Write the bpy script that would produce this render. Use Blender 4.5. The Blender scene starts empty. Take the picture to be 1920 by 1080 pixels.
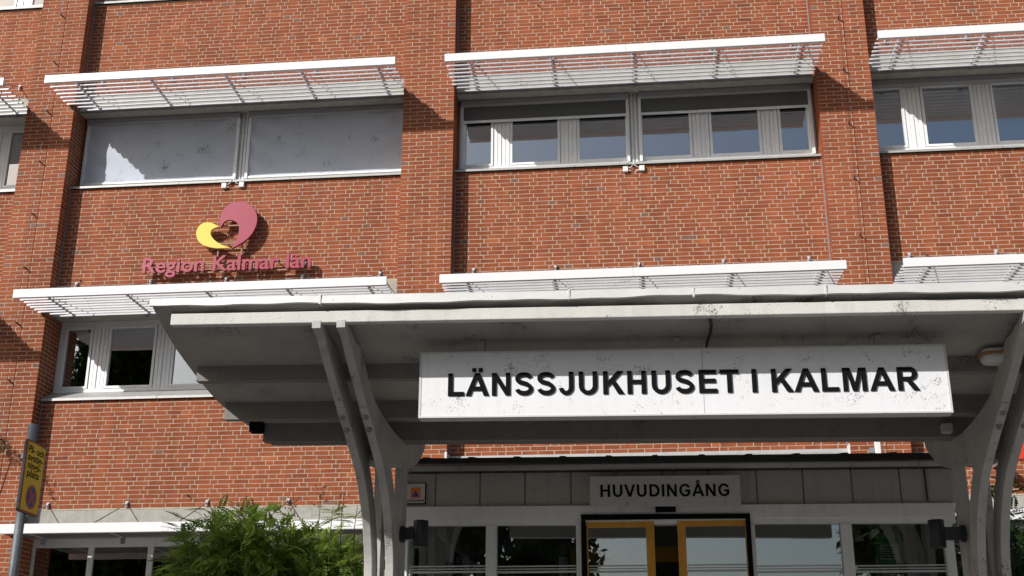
import bpy, math, random
import numpy as np
from mathutils import Vector, Matrix
random.seed(7)
RND = np.random.RandomState(11)
scene = bpy.context.scene
C = scene.collection

# ------------------------------------------------------------------ camera
F_PX = 2291.85                     # focal length in pixels of the 1920 wide picture
YAW, PITCH, ROLL = math.radians(-6.2057), math.radians(19.5605), math.radians(0.1345)
CAM = Vector((0.0, -19.576, 1.6))  # wall plane of the building is y = 0
_f = Vector((math.sin(YAW)*math.cos(PITCH), math.cos(YAW)*math.cos(PITCH), math.sin(PITCH)))
_r0 = Vector((math.cos(YAW), -math.sin(YAW), 0)); _u0 = _r0.cross(_f)
_r = math.cos(ROLL)*_r0 + math.sin(ROLL)*_u0
_u = -math.sin(ROLL)*_r0 + math.cos(ROLL)*_u0
cam_data = bpy.data.cameras.new('camera'); cam = bpy.data.objects.new('camera', cam_data); C.objects.link(cam)
cam_data.sensor_width = 36.0; cam_data.lens = F_PX/1920*36; cam_data.clip_start = 0.1; cam_data.clip_end = 3000
cam.matrix_world = Matrix(((_r.x, _u.x, -_f.x, CAM.x), (_r.y, _u.y, -_f.y, CAM.y), (_r.z, _u.z, -_f.z, CAM.z), (0, 0, 0, 1)))
scene.camera = cam

# ------------------------------------------------------------------ light
TO_SUN = Vector((-0.94, -1.0, 0.85)).normalized()
sun_el = math.asin(TO_SUN.z); sun_rot = math.atan2(TO_SUN.x, TO_SUN.y)
world = bpy.data.worlds.new('World'); scene.world = world; world.use_nodes = True
wn = world.node_tree
sky = wn.nodes.new('ShaderNodeTexSky'); sky.sky_type = 'NISHITA'; sky.sun_disc = False
sky.sun_elevation = sun_el; sky.sun_rotation = sun_rot; sky.air_density = 1.0; sky.dust_density = 2.4; sky.ozone_density = 1.0
wn.links.new(sky.outputs[0], wn.nodes['Background'].inputs[0]); wn.nodes['Background'].inputs[1].default_value = 0.088
sun_data = bpy.data.lights.new('sun', 'SUN'); sun_data.energy = 4.7; sun_data.angle = math.radians(0.5); sun_data.color = (1.0, 0.975, 0.94)
sun = bpy.data.objects.new('sun', sun_data); C.objects.link(sun)
sun.rotation_euler = (-TO_SUN).to_track_quat('-Z', 'Y').to_euler(); sun.location = TO_SUN*60
vs = scene.view_settings; vs.view_transform = 'Standard'; vs.look = 'None'; vs.exposure = 0.0; vs.gamma = 1.0
vs.use_curve_mapping = False

# ------------------------------------------------------------------ pixel -> place
def ray(px, py): return _f + (px-960)/F_PX*_r - (py-540)/F_PX*_u
def at(px, py, Y):
    d = ray(px, py); return CAM + d*((Y-CAM.y)/d.y)
def at_x(px, py, X):
    d = ray(px, py); return CAM + d*((X-CAM.x)/d.x)
def to_px(p):
    v = Vector(p)-CAM; z = v.dot(_f); return 960+F_PX*v.dot(_r)/z, 540-F_PX*v.dot(_u)/z
def DY(d): return d + CAM.y        # distance from the camera plane -> y

# ------------------------------------------------------------------ materials
def mat(name, col, rough=0.6, metal=0.0, noise=0.0, nscale=8.0, bump=0.0, bscale=60.0, specks=0.0, sscale=40.0, speck_col=(0.03, 0.028, 0.025), spec=0.5, streak=0.0, noise_col=None):
    m = bpy.data.materials.new(name); m.use_nodes = True
    nt = m.node_tree; N = nt.nodes; L = nt.links; b = N['Principled BSDF']
    b.inputs['Roughness'].default_value = rough; b.inputs['Metallic'].default_value = metal
    b.inputs['Specular IOR Level'].default_value = spec
    tc = N.new('ShaderNodeTexCoord'); out = None
    rgb = N.new('ShaderNodeRGB'); rgb.outputs[0].default_value = (*col, 1); out = rgb.outputs[0]
    if noise:
        t = N.new('ShaderNodeTexNoise'); t.inputs['Scale'].default_value = nscale; t.inputs['Detail'].default_value = 6; t.inputs['Roughness'].default_value = 0.65
        L.new(tc.outputs['Object'], t.inputs['Vector'])
        mr = N.new('ShaderNodeMapRange'); mr.inputs['From Min'].default_value = 0.3; mr.inputs['From Max'].default_value = 0.72; mr.inputs['To Min'].default_value = 0; mr.inputs['To Max'].default_value = 1
        L.new(t.outputs[0], mr.inputs[0])
        mx = N.new('ShaderNodeMix'); mx.data_type = 'RGBA'; mx.inputs[6].default_value = (*[c*(1-noise) for c in col], 1) if noise_col is None else (*noise_col, 1)
        L.new(mr.outputs[0], mx.inputs[0]); L.new(out, mx.inputs[7]); out = mx.outputs[2]
    if streak:
        mp = N.new('ShaderNodeMapping'); mp.inputs['Scale'].default_value = (14, 14, 0.9); L.new(tc.outputs['Object'], mp.inputs[0])
        t = N.new('ShaderNodeTexNoise'); t.inputs['Scale'].default_value = 1.3; t.inputs['Detail'].default_value = 5; L.new(mp.outputs[0], t.inputs['Vector'])
        mr = N.new('ShaderNodeMapRange'); mr.inputs['From Min'].default_value = 0.5; mr.inputs['From Max'].default_value = 0.8; mr.inputs['To Max'].default_value = streak; L.new(t.outputs[0], mr.inputs[0])
        mx = N.new('ShaderNodeMix'); mx.data_type = 'RGBA'; L.new(mr.outputs[0], mx.inputs[0]); L.new(out, mx.inputs[6]); mx.inputs[7].default_value = (*[c*0.35 for c in col], 1); out = mx.outputs[2]
    if specks:
        t = N.new('ShaderNodeTexNoise'); t.inputs['Scale'].default_value = sscale*1.3; t.inputs['Detail'].default_value = 4; t.inputs['Roughness'].default_value = 0.7; t.inputs['Distortion'].default_value = 1.6
        L.new(tc.outputs['Object'], t.inputs['Vector'])
        t2 = N.new('ShaderNodeTexNoise'); t2.inputs['Scale'].default_value = sscale*0.12; t2.inputs['Detail'].default_value = 3; L.new(tc.outputs['Object'], t2.inputs['Vector'])
        ad = N.new('ShaderNodeMath'); ad.operation = 'MULTIPLY_ADD'; ad.inputs[1].default_value = 0.75; L.new(t2.outputs[0], ad.inputs[0]); L.new(t.outputs[0], ad.inputs[2])
        mr = N.new('ShaderNodeMapRange'); mr.inputs['From Min'].default_value = 1.142-0.17*specks; mr.inputs['From Max'].default_value = 1.192-0.17*specks; mr.inputs['To Max'].default_value = 0.75; L.new(ad.outputs[0], mr.inputs[0])
        mx = N.new('ShaderNodeMix'); mx.data_type = 'RGBA'; L.new(mr.outputs[0], mx.inputs[0]); L.new(out, mx.inputs[6]); mx.inputs[7].default_value = (*speck_col, 1); out = mx.outputs[2]
    L.new(out, b.inputs['Base Color'])
    if bump:
        t = N.new('ShaderNodeTexNoise'); t.inputs['Scale'].default_value = bscale; t.inputs['Detail'].default_value = 5; L.new(tc.outputs['Object'], t.inputs['Vector'])
        bp = N.new('ShaderNodeBump'); bp.inputs['Strength'].default_value = bump; bp.inputs['Distance'].default_value = 0.01; L.new(t.outputs[0], bp.inputs['Height']); L.new(bp.outputs[0], b.inputs['Normal'])
    return m

def brick_mat():
    m = bpy.data.materials.new('brick'); m.use_nodes = True; nt = m.node_tree; N = nt.nodes; L = nt.links; b = N['Principled BSDF']
    a = N.new('ShaderNodeAttribute'); a.attribute_name = 'tone'
    cr = N.new('ShaderNodeValToRGB'); e = cr.color_ramp.elements
    e[0].position = 0.0; e[0].color = (0.22, 0.12, 0.09, 1)
    e[1].position = 1.0; e[1].color = (0.42, 0.125, 0.045, 1)
    for p, c in ((0.02, (0.24, 0.12, 0.085, 1)), (0.04, (0.225, 0.062, 0.029, 1)), (0.28, (0.272, 0.071, 0.030, 1)), (0.6, (0.315, 0.085, 0.034, 1)), (0.9, (0.355, 0.101, 0.041, 1))):
        x = cr.color_ramp.elements.new(p); x.color = c
    L.new(a.outputs['Fac'], cr.inputs[0])
    g = N.new('ShaderNodeNewGeometry')
    t = N.new('ShaderNodeTexNoise'); t.inputs['Scale'].default_value = 26; t.inputs['Detail'].default_value = 6; t.inputs['Roughness'].default_value = 0.7; L.new(g.outputs['Position'], t.inputs['Vector'])
    t3 = N.new('ShaderNodeTexNoise'); t3.inputs['Scale'].default_value = 0.55; t3.inputs['Detail'].default_value = 4; L.new(g.outputs['Position'], t3.inputs['Vector'])
    mr3 = N.new('ShaderNodeMapRange'); mr3.inputs['From Min'].default_value = 0.3; mr3.inputs['From Max'].default_value = 0.7; mr3.inputs['To Min'].default_value = 0.86; mr3.inputs['To Max'].default_value = 1.1; L.new(t3.outputs[0], mr3.inputs[0])
    mr = N.new('ShaderNodeMapRange'); mr.inputs['From Min'].default_value = 0.25; mr.inputs['From Max'].default_value = 0.75; mr.inputs['To Min'].default_value = 0.84; mr.inputs['To Max'].default_value = 1.12; L.new(t.outputs[0], mr.inputs[0])
    mp = N.new('ShaderNodeMapping'); mp.inputs['Scale'].default_value = (5, 5, 0.35); L.new(g.outputs['Position'], mp.inputs[0])
    ts = N.new('ShaderNodeTexNoise'); ts.inputs['Scale'].default_value = 1.0; ts.inputs['Detail'].default_value = 5; L.new(mp.outputs[0], ts.inputs['Vector'])
    ms = N.new('ShaderNodeMapRange'); ms.inputs['From Min'].default_value = 0.35; ms.inputs['From Max'].default_value = 0.62; ms.inputs['To Min'].default_value = 0.80; ms.inputs['To Max'].default_value = 1.03; L.new(ts.outputs[0], ms.inputs[0])
    m0 = N.new('ShaderNodeMath'); m0.operation = 'MULTIPLY'; L.new(mr3.outputs[0], m0.inputs[0]); L.new(ms.outputs[0], m0.inputs[1]); mr3 = m0
    mm = N.new('ShaderNodeMath'); mm.operation = 'MULTIPLY'; L.new(mr.outputs[0], mm.inputs[0]); L.new(mr3.outputs[0], mm.inputs[1])
    vm = N.new('ShaderNodeVectorMath'); vm.operation = 'SCALE'; L.new(cr.outputs[0], vm.inputs[0]); L.new(mm.outputs[0], vm.inputs[3])
    # pale lime bloom in loose patches
    t2 = N.new('ShaderNodeTexNoise'); t2.inputs['Scale'].default_value = 3.1; t2.inputs['Detail'].default_value = 9; t2.inputs['Roughness'].default_value = 0.75; L.new(g.outputs['Position'], t2.inputs['Vector'])
    mr2 = N.new('ShaderNodeMapRange'); mr2.inputs['From Min'].default_value = 0.60; mr2.inputs['From Max'].default_value = 0.80; mr2.inputs['To Max'].default_value = 0.16; L.new(t2.outputs[0], mr2.inputs[0])
    mx = N.new('ShaderNodeMix'); mx.data_type = 'RGBA'; L.new(mr2.outputs[0], mx.inputs[0]); L.new(vm.outputs[0], mx.inputs[6]); mx.inputs[7].default_value = (0.48, 0.30, 0.22, 1)
    L.new(mx.outputs[2], b.inputs['Base Color']); b.inputs['Roughness'].default_value = 0.9; b.inputs['Specular IOR Level'].default_value = 0.25
    tb = N.new('ShaderNodeTexNoise'); tb.inputs['Scale'].default_value = 120; tb.inputs['Detail'].default_value = 4; L.new(g.outputs['Position'], tb.inputs['Vector'])
    bp = N.new('ShaderNodeBump'); bp.inputs['Strength'].default_value = 0.5; bp.inputs['Distance'].default_value = 0.006; L.new(tb.outputs[0], bp.inputs['Height']); L.new(bp.outputs[0], b.inputs['Normal'])
    return m

def glass_mat(name, tint=(0.75, 0.8, 0.78), ior=1.7, gain=1.0, wob=0.0012):
    m = bpy.data.materials.new(name); m.use_nodes = True; nt = m.node_tree; N = nt.nodes; L = nt.links
    for n in list(N): N.remove(n)
    o = N.new('ShaderNodeOutputMaterial'); tr = N.new('ShaderNodeBsdfTransparent'); tr.inputs[0].default_value = (*tint, 1)
    gl = N.new('ShaderNodeBsdfGlossy'); gl.inputs['Roughness'].default_value = 0.0; gl.inputs[0].default_value = (0.95, 0.97, 1, 1)
    fr = N.new('ShaderNodeFresnel'); fr.inputs[0].default_value = ior
    mu = N.new('ShaderNodeMath'); mu.operation = 'MULTIPLY'; mu.use_clamp = True; mu.inputs[1].default_value = gain; L.new(fr.outputs[0], mu.inputs[0])
    g = N.new('ShaderNodeNewGeometry'); t = N.new('ShaderNodeTexNoise'); t.inputs['Scale'].default_value = 1.6; t.inputs['Detail'].default_value = 1; L.new(g.outputs['Position'], t.inputs['Vector'])
    bp = N.new('ShaderNodeBump'); bp.inputs['Strength'].default_value = 1.0; bp.inputs['Distance'].default_value = wob; L.new(t.outputs[0], bp.inputs['Height']); L.new(bp.outputs[0], gl.inputs['Normal'])
    mx = N.new('ShaderNodeMixShader'); L.new(mu.outputs[0], mx.inputs[0]); L.new(tr.outputs[0], mx.inputs[1]); L.new(gl.outputs[0], mx.inputs[2]); L.new(mx.outputs[0], o.inputs[0])
    return m

def leaf_mat(name, c1, c2, trans=0.35):
    m = bpy.data.materials.new(name); m.use_nodes = True; nt = m.node_tree; N = nt.nodes; L = nt.links
    b = N['Principled BSDF']; b.inputs['Roughness'].default_value = 0.55; b.inputs['Specular IOR Level'].default_value = 0.4
    a = N.new('ShaderNodeAttribute'); a.attribute_name = 'tone'
    cr = N.new('ShaderNodeValToRGB'); cr.color_ramp.elements[0].color = (*c1, 1); cr.color_ramp.elements[1].color = (*c2, 1); L.new(a.outputs['Fac'], cr.inputs[0]); L.new(cr.outputs[0], b.inputs['Base Color'])
    tl = N.new('ShaderNodeBsdfTranslucent'); L.new(cr.outputs[0], tl.inputs[0])
    mx = N.new('ShaderNodeMixShader'); mx.inputs[0].default_value = trans; o = N['Material Output']
    L.new(b.outputs[0], mx.inputs[1]); L.new(tl.outputs[0], mx.inputs[2]); L.new(mx.outputs[0], o.inputs[0]); return m

M = {}
M['brick'] = brick_mat()
M['mortar'] = mat('mortar', (0.53, 0.445, 0.34), 0.95, noise=0.3, nscale=6, bump=0.3)
M['concrete'] = mat('concrete', (0.46, 0.44, 0.39), 0.9, noise=0.3, nscale=5, bump=0.35, bscale=40, specks=0.25, sscale=30, streak=0.3)
M['white'] = mat('white_aluminium', (0.80, 0.81, 0.82), 0.35, noise=0.05, nscale=3)
M['slat'] = mat('slat_aluminium', (0.60, 0.61, 0.64), 0.4, noise=0.16, nscale=3, specks=0.35, sscale=18)
M['frame'] = mat('window_aluminium', (0.86, 0.87, 0.88), 0.38, metal=0.0, noise=0.08, nscale=5, streak=0.15)
M['blindbox'] = mat('blind_box_grey', (0.34, 0.345, 0.35), 0.45, noise=0.08)
M['sill'] = mat('sill_aluminium', (0.44, 0.435, 0.42), 0.5, metal=0.15, noise=0.2, nscale=9, specks=0.3, sscale=14)
M['bracket'] = mat('galvanised_steel', (0.40, 0.41, 0.42), 0.45, metal=0.6, noise=0.2, nscale=20)
M['darksteel'] = mat('dark_steel', (0.03, 0.03, 0.032), 0.5)
M['black'] = mat('black_lacquer', (0.010, 0.010, 0.012), 0.9, noise=0.2, nscale=30, spec=0.06)
M['lampblack'] = mat('lamp_black', (0.018, 0.019, 0.022), 0.4, noise=0.2, nscale=30)
M['screen'] = mat('screen_fabric', (0.56, 0.60, 0.68), 0.85, noise=0.08, nscale=2, specks=0.62, sscale=24, spec=0.2)
M['darkscreen'] = mat('dark_screen_fabric', (0.12, 0.125, 0.13), 0.7, noise=0.1)
M['sealant'] = mat('sealant', (0.22, 0.23, 0.25), 0.7)
M['room'] = mat('room_plaster', (0.30, 0.29, 0.27), 0.9)
M['blind'] = mat('tan_blind', (0.50, 0.40, 0.20), 0.6)
M['curtain'] = mat('pale_curtain', (0.55, 0.60, 0.62), 0.8, noise=0.1)
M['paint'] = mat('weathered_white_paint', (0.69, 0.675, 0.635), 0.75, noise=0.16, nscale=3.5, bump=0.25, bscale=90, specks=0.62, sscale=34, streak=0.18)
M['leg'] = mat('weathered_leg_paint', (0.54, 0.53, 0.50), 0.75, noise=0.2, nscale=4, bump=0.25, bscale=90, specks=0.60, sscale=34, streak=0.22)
M['beam'] = mat('weathered_beam_shade_tone', (0.27, 0.26, 0.235), 0.85, noise=0.22, nscale=4, bump=0.3, bscale=90, specks=0.55, sscale=36, streak=0.15)  # weathered pale beams, base colour darkened to stand in for shade under the canopy
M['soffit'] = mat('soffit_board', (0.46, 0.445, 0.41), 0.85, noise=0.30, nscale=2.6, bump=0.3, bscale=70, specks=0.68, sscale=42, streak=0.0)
M['capping'] = mat('capping_sheet', (0.70, 0.69, 0.67), 0.5, noise=0.15, nscale=4, specks=0.55, sscale=18, metal=0.1)
M['signwhite'] = mat('sign_white', (0.80, 0.81, 0.83), 0.45, noise=0.05, nscale=2, specks=0.62, sscale=44, streak=0.10)
M['signgrey'] = mat('sign_plate', (0.62, 0.61, 0.60), 0.5, noise=0.06, specks=0.35, sscale=40)
M['pebble'] = mat('exposed_aggregate_panel', (0.60, 0.58, 0.54), 0.95, noise=0.35, nscale=90, bump=0.8, bscale=140, streak=0.25)
M['roofedge'] = mat('dark_roof_sheet', (0.035, 0.035, 0.036), 0.6, noise=0.4, nscale=10)
M['gutter'] = mat('gutter_paint', (0.42, 0.41, 0.39), 0.5, noise=0.15, specks=0.2, sscale=20)
M['doorwood'] = mat('yellow_oiled_wood', (0.78, 0.38, 0.05), 0.5, noise=0.2, nscale=12)
M['red'] = mat('sign_red', (0.34, 0.022, 0.060), 0.4, noise=0.04)
M['redside'] = mat('sign_red_side', (0.40, 0.02, 0.05), 0.4)
M['yellow'] = mat('sign_yellow', (0.80, 0.58, 0.06), 0.4)
M['rail'] = mat('copper_brown_rail', (0.30, 0.14, 0.07), 0.5)
M['pole'] = mat('pole_galvanised', (0.27, 0.29, 0.30), 0.5, metal=0.35, noise=0.3, nscale=18)
M['psign'] = mat('sign_amber', (0.95, 0.62, 0.03), 0.4, noise=0.08, nscale=6)
M['pred'] = mat('sign_border_red', (0.62, 0.10, 0.03), 0.4)
M['pblue'] = mat('sign_blue', (0.04, 0.08, 0.36), 0.4)
M['orange'] = mat('sign_orange', (0.85, 0.22, 0.02), 0.5)
M['lens'] = mat('lamp_lens', (0.70, 0.70, 0.67), 0.35, specks=0.3, sscale=60)
M['gasket'] = mat('rust_gasket', (0.42, 0.20, 0.07), 0.7)
M['green'] = mat('poster_green', (0.10, 0.42, 0.16), 0.6)
M['darkgreen'] = mat('poster_dark_green', (0.02, 0.17, 0.06), 0.6)
M['greenwall'] = mat('green_wall', (0.12, 0.17, 0.06), 0.8)
M['redbox'] = mat('red_plastic', (0.62, 0.05, 0.03), 0.4)
M['plasticwhite'] = mat('white_plastic', (0.75, 0.75, 0.72), 0.4)
M['stripe'] = mat('frosted_stripe', (0.55, 0.58, 0.57), 0.7)
M['bark'] = mat('bark', (0.09, 0.07, 0.05), 0.9, noise=0.4, nscale=20, bump=0.5)
M['glass'] = glass_mat('window_glass', (0.70, 0.75, 0.75), 1.75, 4.6)
M['vglass'] = glass_mat('entrance_glass', (0.82, 0.86, 0.85), 1.6, 4.2, 0.0006)
M['leaf'] = leaf_mat('shrub_leaf', (0.08, 0.155, 0.022), (0.35, 0.46, 0.08))
M['leafdark'] = leaf_mat('dark_shrub_leaf', (0.012, 0.032, 0.009), (0.045, 0.09, 0.018), 0.15)
M['treeleaf'] = leaf_mat('tree_leaf', (0.02, 0.045, 0.008), (0.07, 0.11, 0.02), 0.25)
M['seed'] = mat('seed_head', (0.13, 0.055, 0.025), 0.9)
M['ground'] = mat('asphalt', (0.10, 0.097, 0.09), 0.95, noise=0.3, nscale=3, bump=0.4)
M['paving'] = mat('paving', (0.22, 0.21, 0.20), 0.9, noise=0.25, nscale=5)

# ------------------------------------------------------------------ mesh helpers
class MB:
    def __init__(s): s.v = []; s.f = []
    def box(s, x0, x1, y0, y1, z0, z1, tilt=0.0, tx=0.0):
        i = len(s.v)
        for z in (z0, z1):
            for (x, y) in ((x0, y0), (x1, y0), (x1, y1), (x0, y1)): s.v.append((x, y, z+tilt*(x-tx)))
        for q in ((3, 2, 1, 0), (4, 5, 6, 7), (0, 1, 5, 4), (1, 2, 6, 5), (2, 3, 7, 6), (3, 0, 4, 7)): s.f.append(tuple(i+k for k in q))
        return s
    def extrude(s, poly, a0, a1, axis, tilt=0.0, tx=0.0):
        """poly: 2-D points; axis 'x': (y,z), 'y': (x,z), 'z': (x,y)"""
        i = len(s.v); n = len(poly)
        for a in (a0, a1):
            for (p, q) in poly:
                v = (a, p, q+tilt*(a-tx)) if axis == 'x' else ((p, a, q) if axis == 'y' else (p, q, a))
                s.v.append(v)
        s.f.append(tuple(range(i+n-1, i-1, -1))); s.f.append(tuple(range(i+n, i+2*n)))
        for k in range(n):
            j = (k+1) % n; s.f.append((i+k, i+j, i+n+j, i+n+k))
        return s
    def ribbon(s, A, B, x0, x1, tilt=0.0, tx=0.0):
        """solid between two equally long (y,z) polylines, extruded in x"""
        n = len(A); i = len(s.v)
        for x in (x0, x1):
            for P in (A, B):
                for (y, z) in P: s.v.append((x, y, z+tilt*(x-tx)))
        a0, b0, a1, b1 = i, i+n, i+2*n, i+3*n
        for k in range(n-1):
            s.f += [(a0+k, a0+k+1, b0+k+1, b0+k), (a1+k, b1+k, b1+k+1, a1+k+1), (a0+k, a1+k, a1+k+1, a0+k+1), (b0+k, b0+k+1, b1+k+1, b1+k)]
        s.f += [(a0, b0, b1, a1), (a0+n-1, a1+n-1, b1+n-1, b0+n-1)]
        return s
    def tube(s, pts, r, n=8, r2=None):
        pts = [Vector(p) for p in pts]; i0 = len(s.v); m = len(pts)
        for k, p in enumerate(pts):
            d = (pts[min(k+1, m-1)]-pts[max(k-1, 0)]).normalized()
            a = d.cross(Vector((0, 0, 1))) if abs(d.z) < 0.95 else d.cross(Vector((1, 0, 0)))
            a.normalize(); b = d.cross(a); rr = r if r2 is None else r+(r2-r)*k/(m-1)
            for j in range(n):
                t = 2*math.pi*j/n; s.v.append(tuple(p+a*math.cos(t)*rr+b*math.sin(t)*rr))
        for k in range(m-1):
            for j in range(n):
                q = (j+1) % n; s.f.append((i0+k*n+j, i0+k*n+q, i0+(k+1)*n+q, i0+(k+1)*n+j))
        s.f.append(tuple(i0+j for j in range(n-1, -1, -1))); s.f.append(tuple(i0+(m-1)*n+j for j in range(n)))
        return s
    def mesh(s, name, material, smooth=False):
        me = bpy.data.meshes.new(name); me.from_pydata([tuple(v) for v in s.v], [], s.f)
        import bmesh
        b = bmesh.new(); b.from_mesh(me); bmesh.ops.recalc_face_normals(b, faces=b.faces); b.to_mesh(me); b.free()
        me.materials.append(material)
        if smooth: me.shade_smooth()
        return me
    def build(s, name, material, parent=None, smooth=False, bevel=0.0):
        o = bpy.data.objects.new(name, s.mesh(name, material, smooth)); C.objects.link(o)
        if parent is not None: attach(o, parent)
        if bevel:
            b = o.modifiers.new('bevel', 'BEVEL'); b.width = bevel; b.segments = 2; b.limit_method = 'ANGLE'
        return o
WLOC = {}
def wloc(o):
    v = Vector((0, 0, 0))
    while o is not None: v += o.location; o = o.parent
    return v
def attach(o, parent):           # meshes are written in world coordinates, parents only carry an offset
    o.parent = parent; o.location = Vector(o.location)-wloc(parent)
def thing(name, label, cat, loc=(0, 0, 0), group=None):
    o = bpy.data.objects.new(name, None); C.objects.link(o); o.location = loc; o.empty_display_size = 0.2
    return tag(o, label, cat, group)
def tag(o, label=None, cat=None, group=None, kind=None):
    for k, v in (('label', label), ('category', cat), ('group', group), ('kind', kind)):
        if v: o[k] = v
    return o
def copy_tree(o, parent=None, off=(0, 0, 0)):
    c = o.copy(); C.objects.link(c); c.parent = parent
    if parent is None or parent is o.parent: c.location = Vector(o.location)+Vector(off)
    for ch in [x for x in bpy.data.objects if x.parent is o]: copy_tree(ch, c) if False else _copy_child(ch, c)
    return c
def _copy_child(ch, par):
    c = ch.copy(); C.objects.link(c); c.parent = par
    for g in [x for x in bpy.data.objects if x.parent is ch]: _copy_child(g, c)
    return c

# ------------------------------------------------------------------ lettering
def text_curve(s, offset=0.0, shear=0.0):
    cu = bpy.data.curves.new('glyph', 'FONT'); cu.body = s; cu.size = 1.0; cu.offset = offset; cu.shear = shear; cu.resolution_u = 4; cu.fill_mode = 'BOTH'
    o = bpy.data.objects.new('glyph', cu); me = bpy.data.meshes.new_from_object(o); bpy.data.objects.remove(o); bpy.data.curves.remove(cu)
    return me
def text_w(s):
    me = text_curve(s); xs = [v.co.x for v in me.vertices]; w = (min(xs), max(xs)) if xs else (0, 0); bpy.data.meshes.remove(me); return w
def letters(s, width, cap, origin, xdir, ydir, ndir, depth, material, parent, offset=0.0, name='letter', space=1.0):
    """each character a raised letter; width = full width of the string, cap = height of a capital"""
    me = text_curve('H', offset); ys = [v.co.y for v in me.vertices]; h0, h1 = min(ys), max(ys); bpy.data.meshes.remove(me)
    hh = text_w('HH'); total = text_w(s); tw = total[1]-total[0]
    sy = cap/(h1-h0); sx = width/tw
    xdir, ydir, ndir = Vector(xdir).normalized(), Vector(ydir).normalized(), Vector(ndir).normalized()
    for i, ch in enumerate(s):
        if ch == ' ': continue
        pre = text_w('H'+s[:i]+'H'); x0 = (pre[1]-pre[0])-(hh[1]-hh[0])
        cu = bpy.data.curves.new('glyph', 'FONT'); cu.body = ch; cu.size = 1.0; cu.offset = offset; cu.resolution_u = 4; cu.extrude = 0.5
        o = bpy.data.objects.new('glyph', cu); me = bpy.data.meshes.new_from_object(o); bpy.data.objects.remove(o); bpy.data.curves.remove(cu)
        for v in me.vertices:
            x = (v.co.x+x0-total[0])*sx; y = (v.co.y-h0)*sy; z = (v.co.z+0.5)*depth
            v.co = Vector(origin)+xdir*x+ydir*y+ndir*z
        me.materials.clear(); me.materials.append(material); me.name = name
        lo = bpy.data.objects.new(name, me); C.objects.link(lo); attach(lo, parent)

# heavy grotesque capitals, drawn as outlines on a 2048 unit square (cap height 1466)
def arc(cx, cy, rx, ry, a0, a1, n=14):
    return [(cx+rx*math.cos(math.radians(a0+(a1-a0)*i/n)), cy+ry*math.sin(math.radians(a0+(a1-a0)*i/n))) for i in range(n+1)]
def thick(center, w):
    """outline of a stroke of width w along a smooth centre line"""
    L_, R_ = [], []; n = len(center)
    for i in range(n):
        a, b = Vector(center[max(0, i-1)]), Vector(center[min(n-1, i+1)]); t = (b-a).normalized(); nr = Vector((-t.y, t.x)); ww = w[i] if isinstance(w, list) else w
        L_.append(tuple(Vector(center[i])+nr*ww/2)); R_.append(tuple(Vector(center[i])-nr*ww/2))
    return L_+R_[::-1]
Hc = 1466; ST = 292
def s_curve():
    c = arc(683, 1062, 455, 279, 12, 90, 8)+arc(683, 1062, 430, 279, 90, 225, 12)[1:]
    c = arc(690, 1066, 405, 276, 14, 90, 8)+arc(650, 1066, 395, 276, 90, 232, 12)[1:]
    c += [(540, 812), (690, 762), (850, 712)]
    c += arc(705, 402, 405, 282, 52, -90, 12)+arc(700, 402, 455, 282, -90, -172, 9)[1:]
    return c
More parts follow.
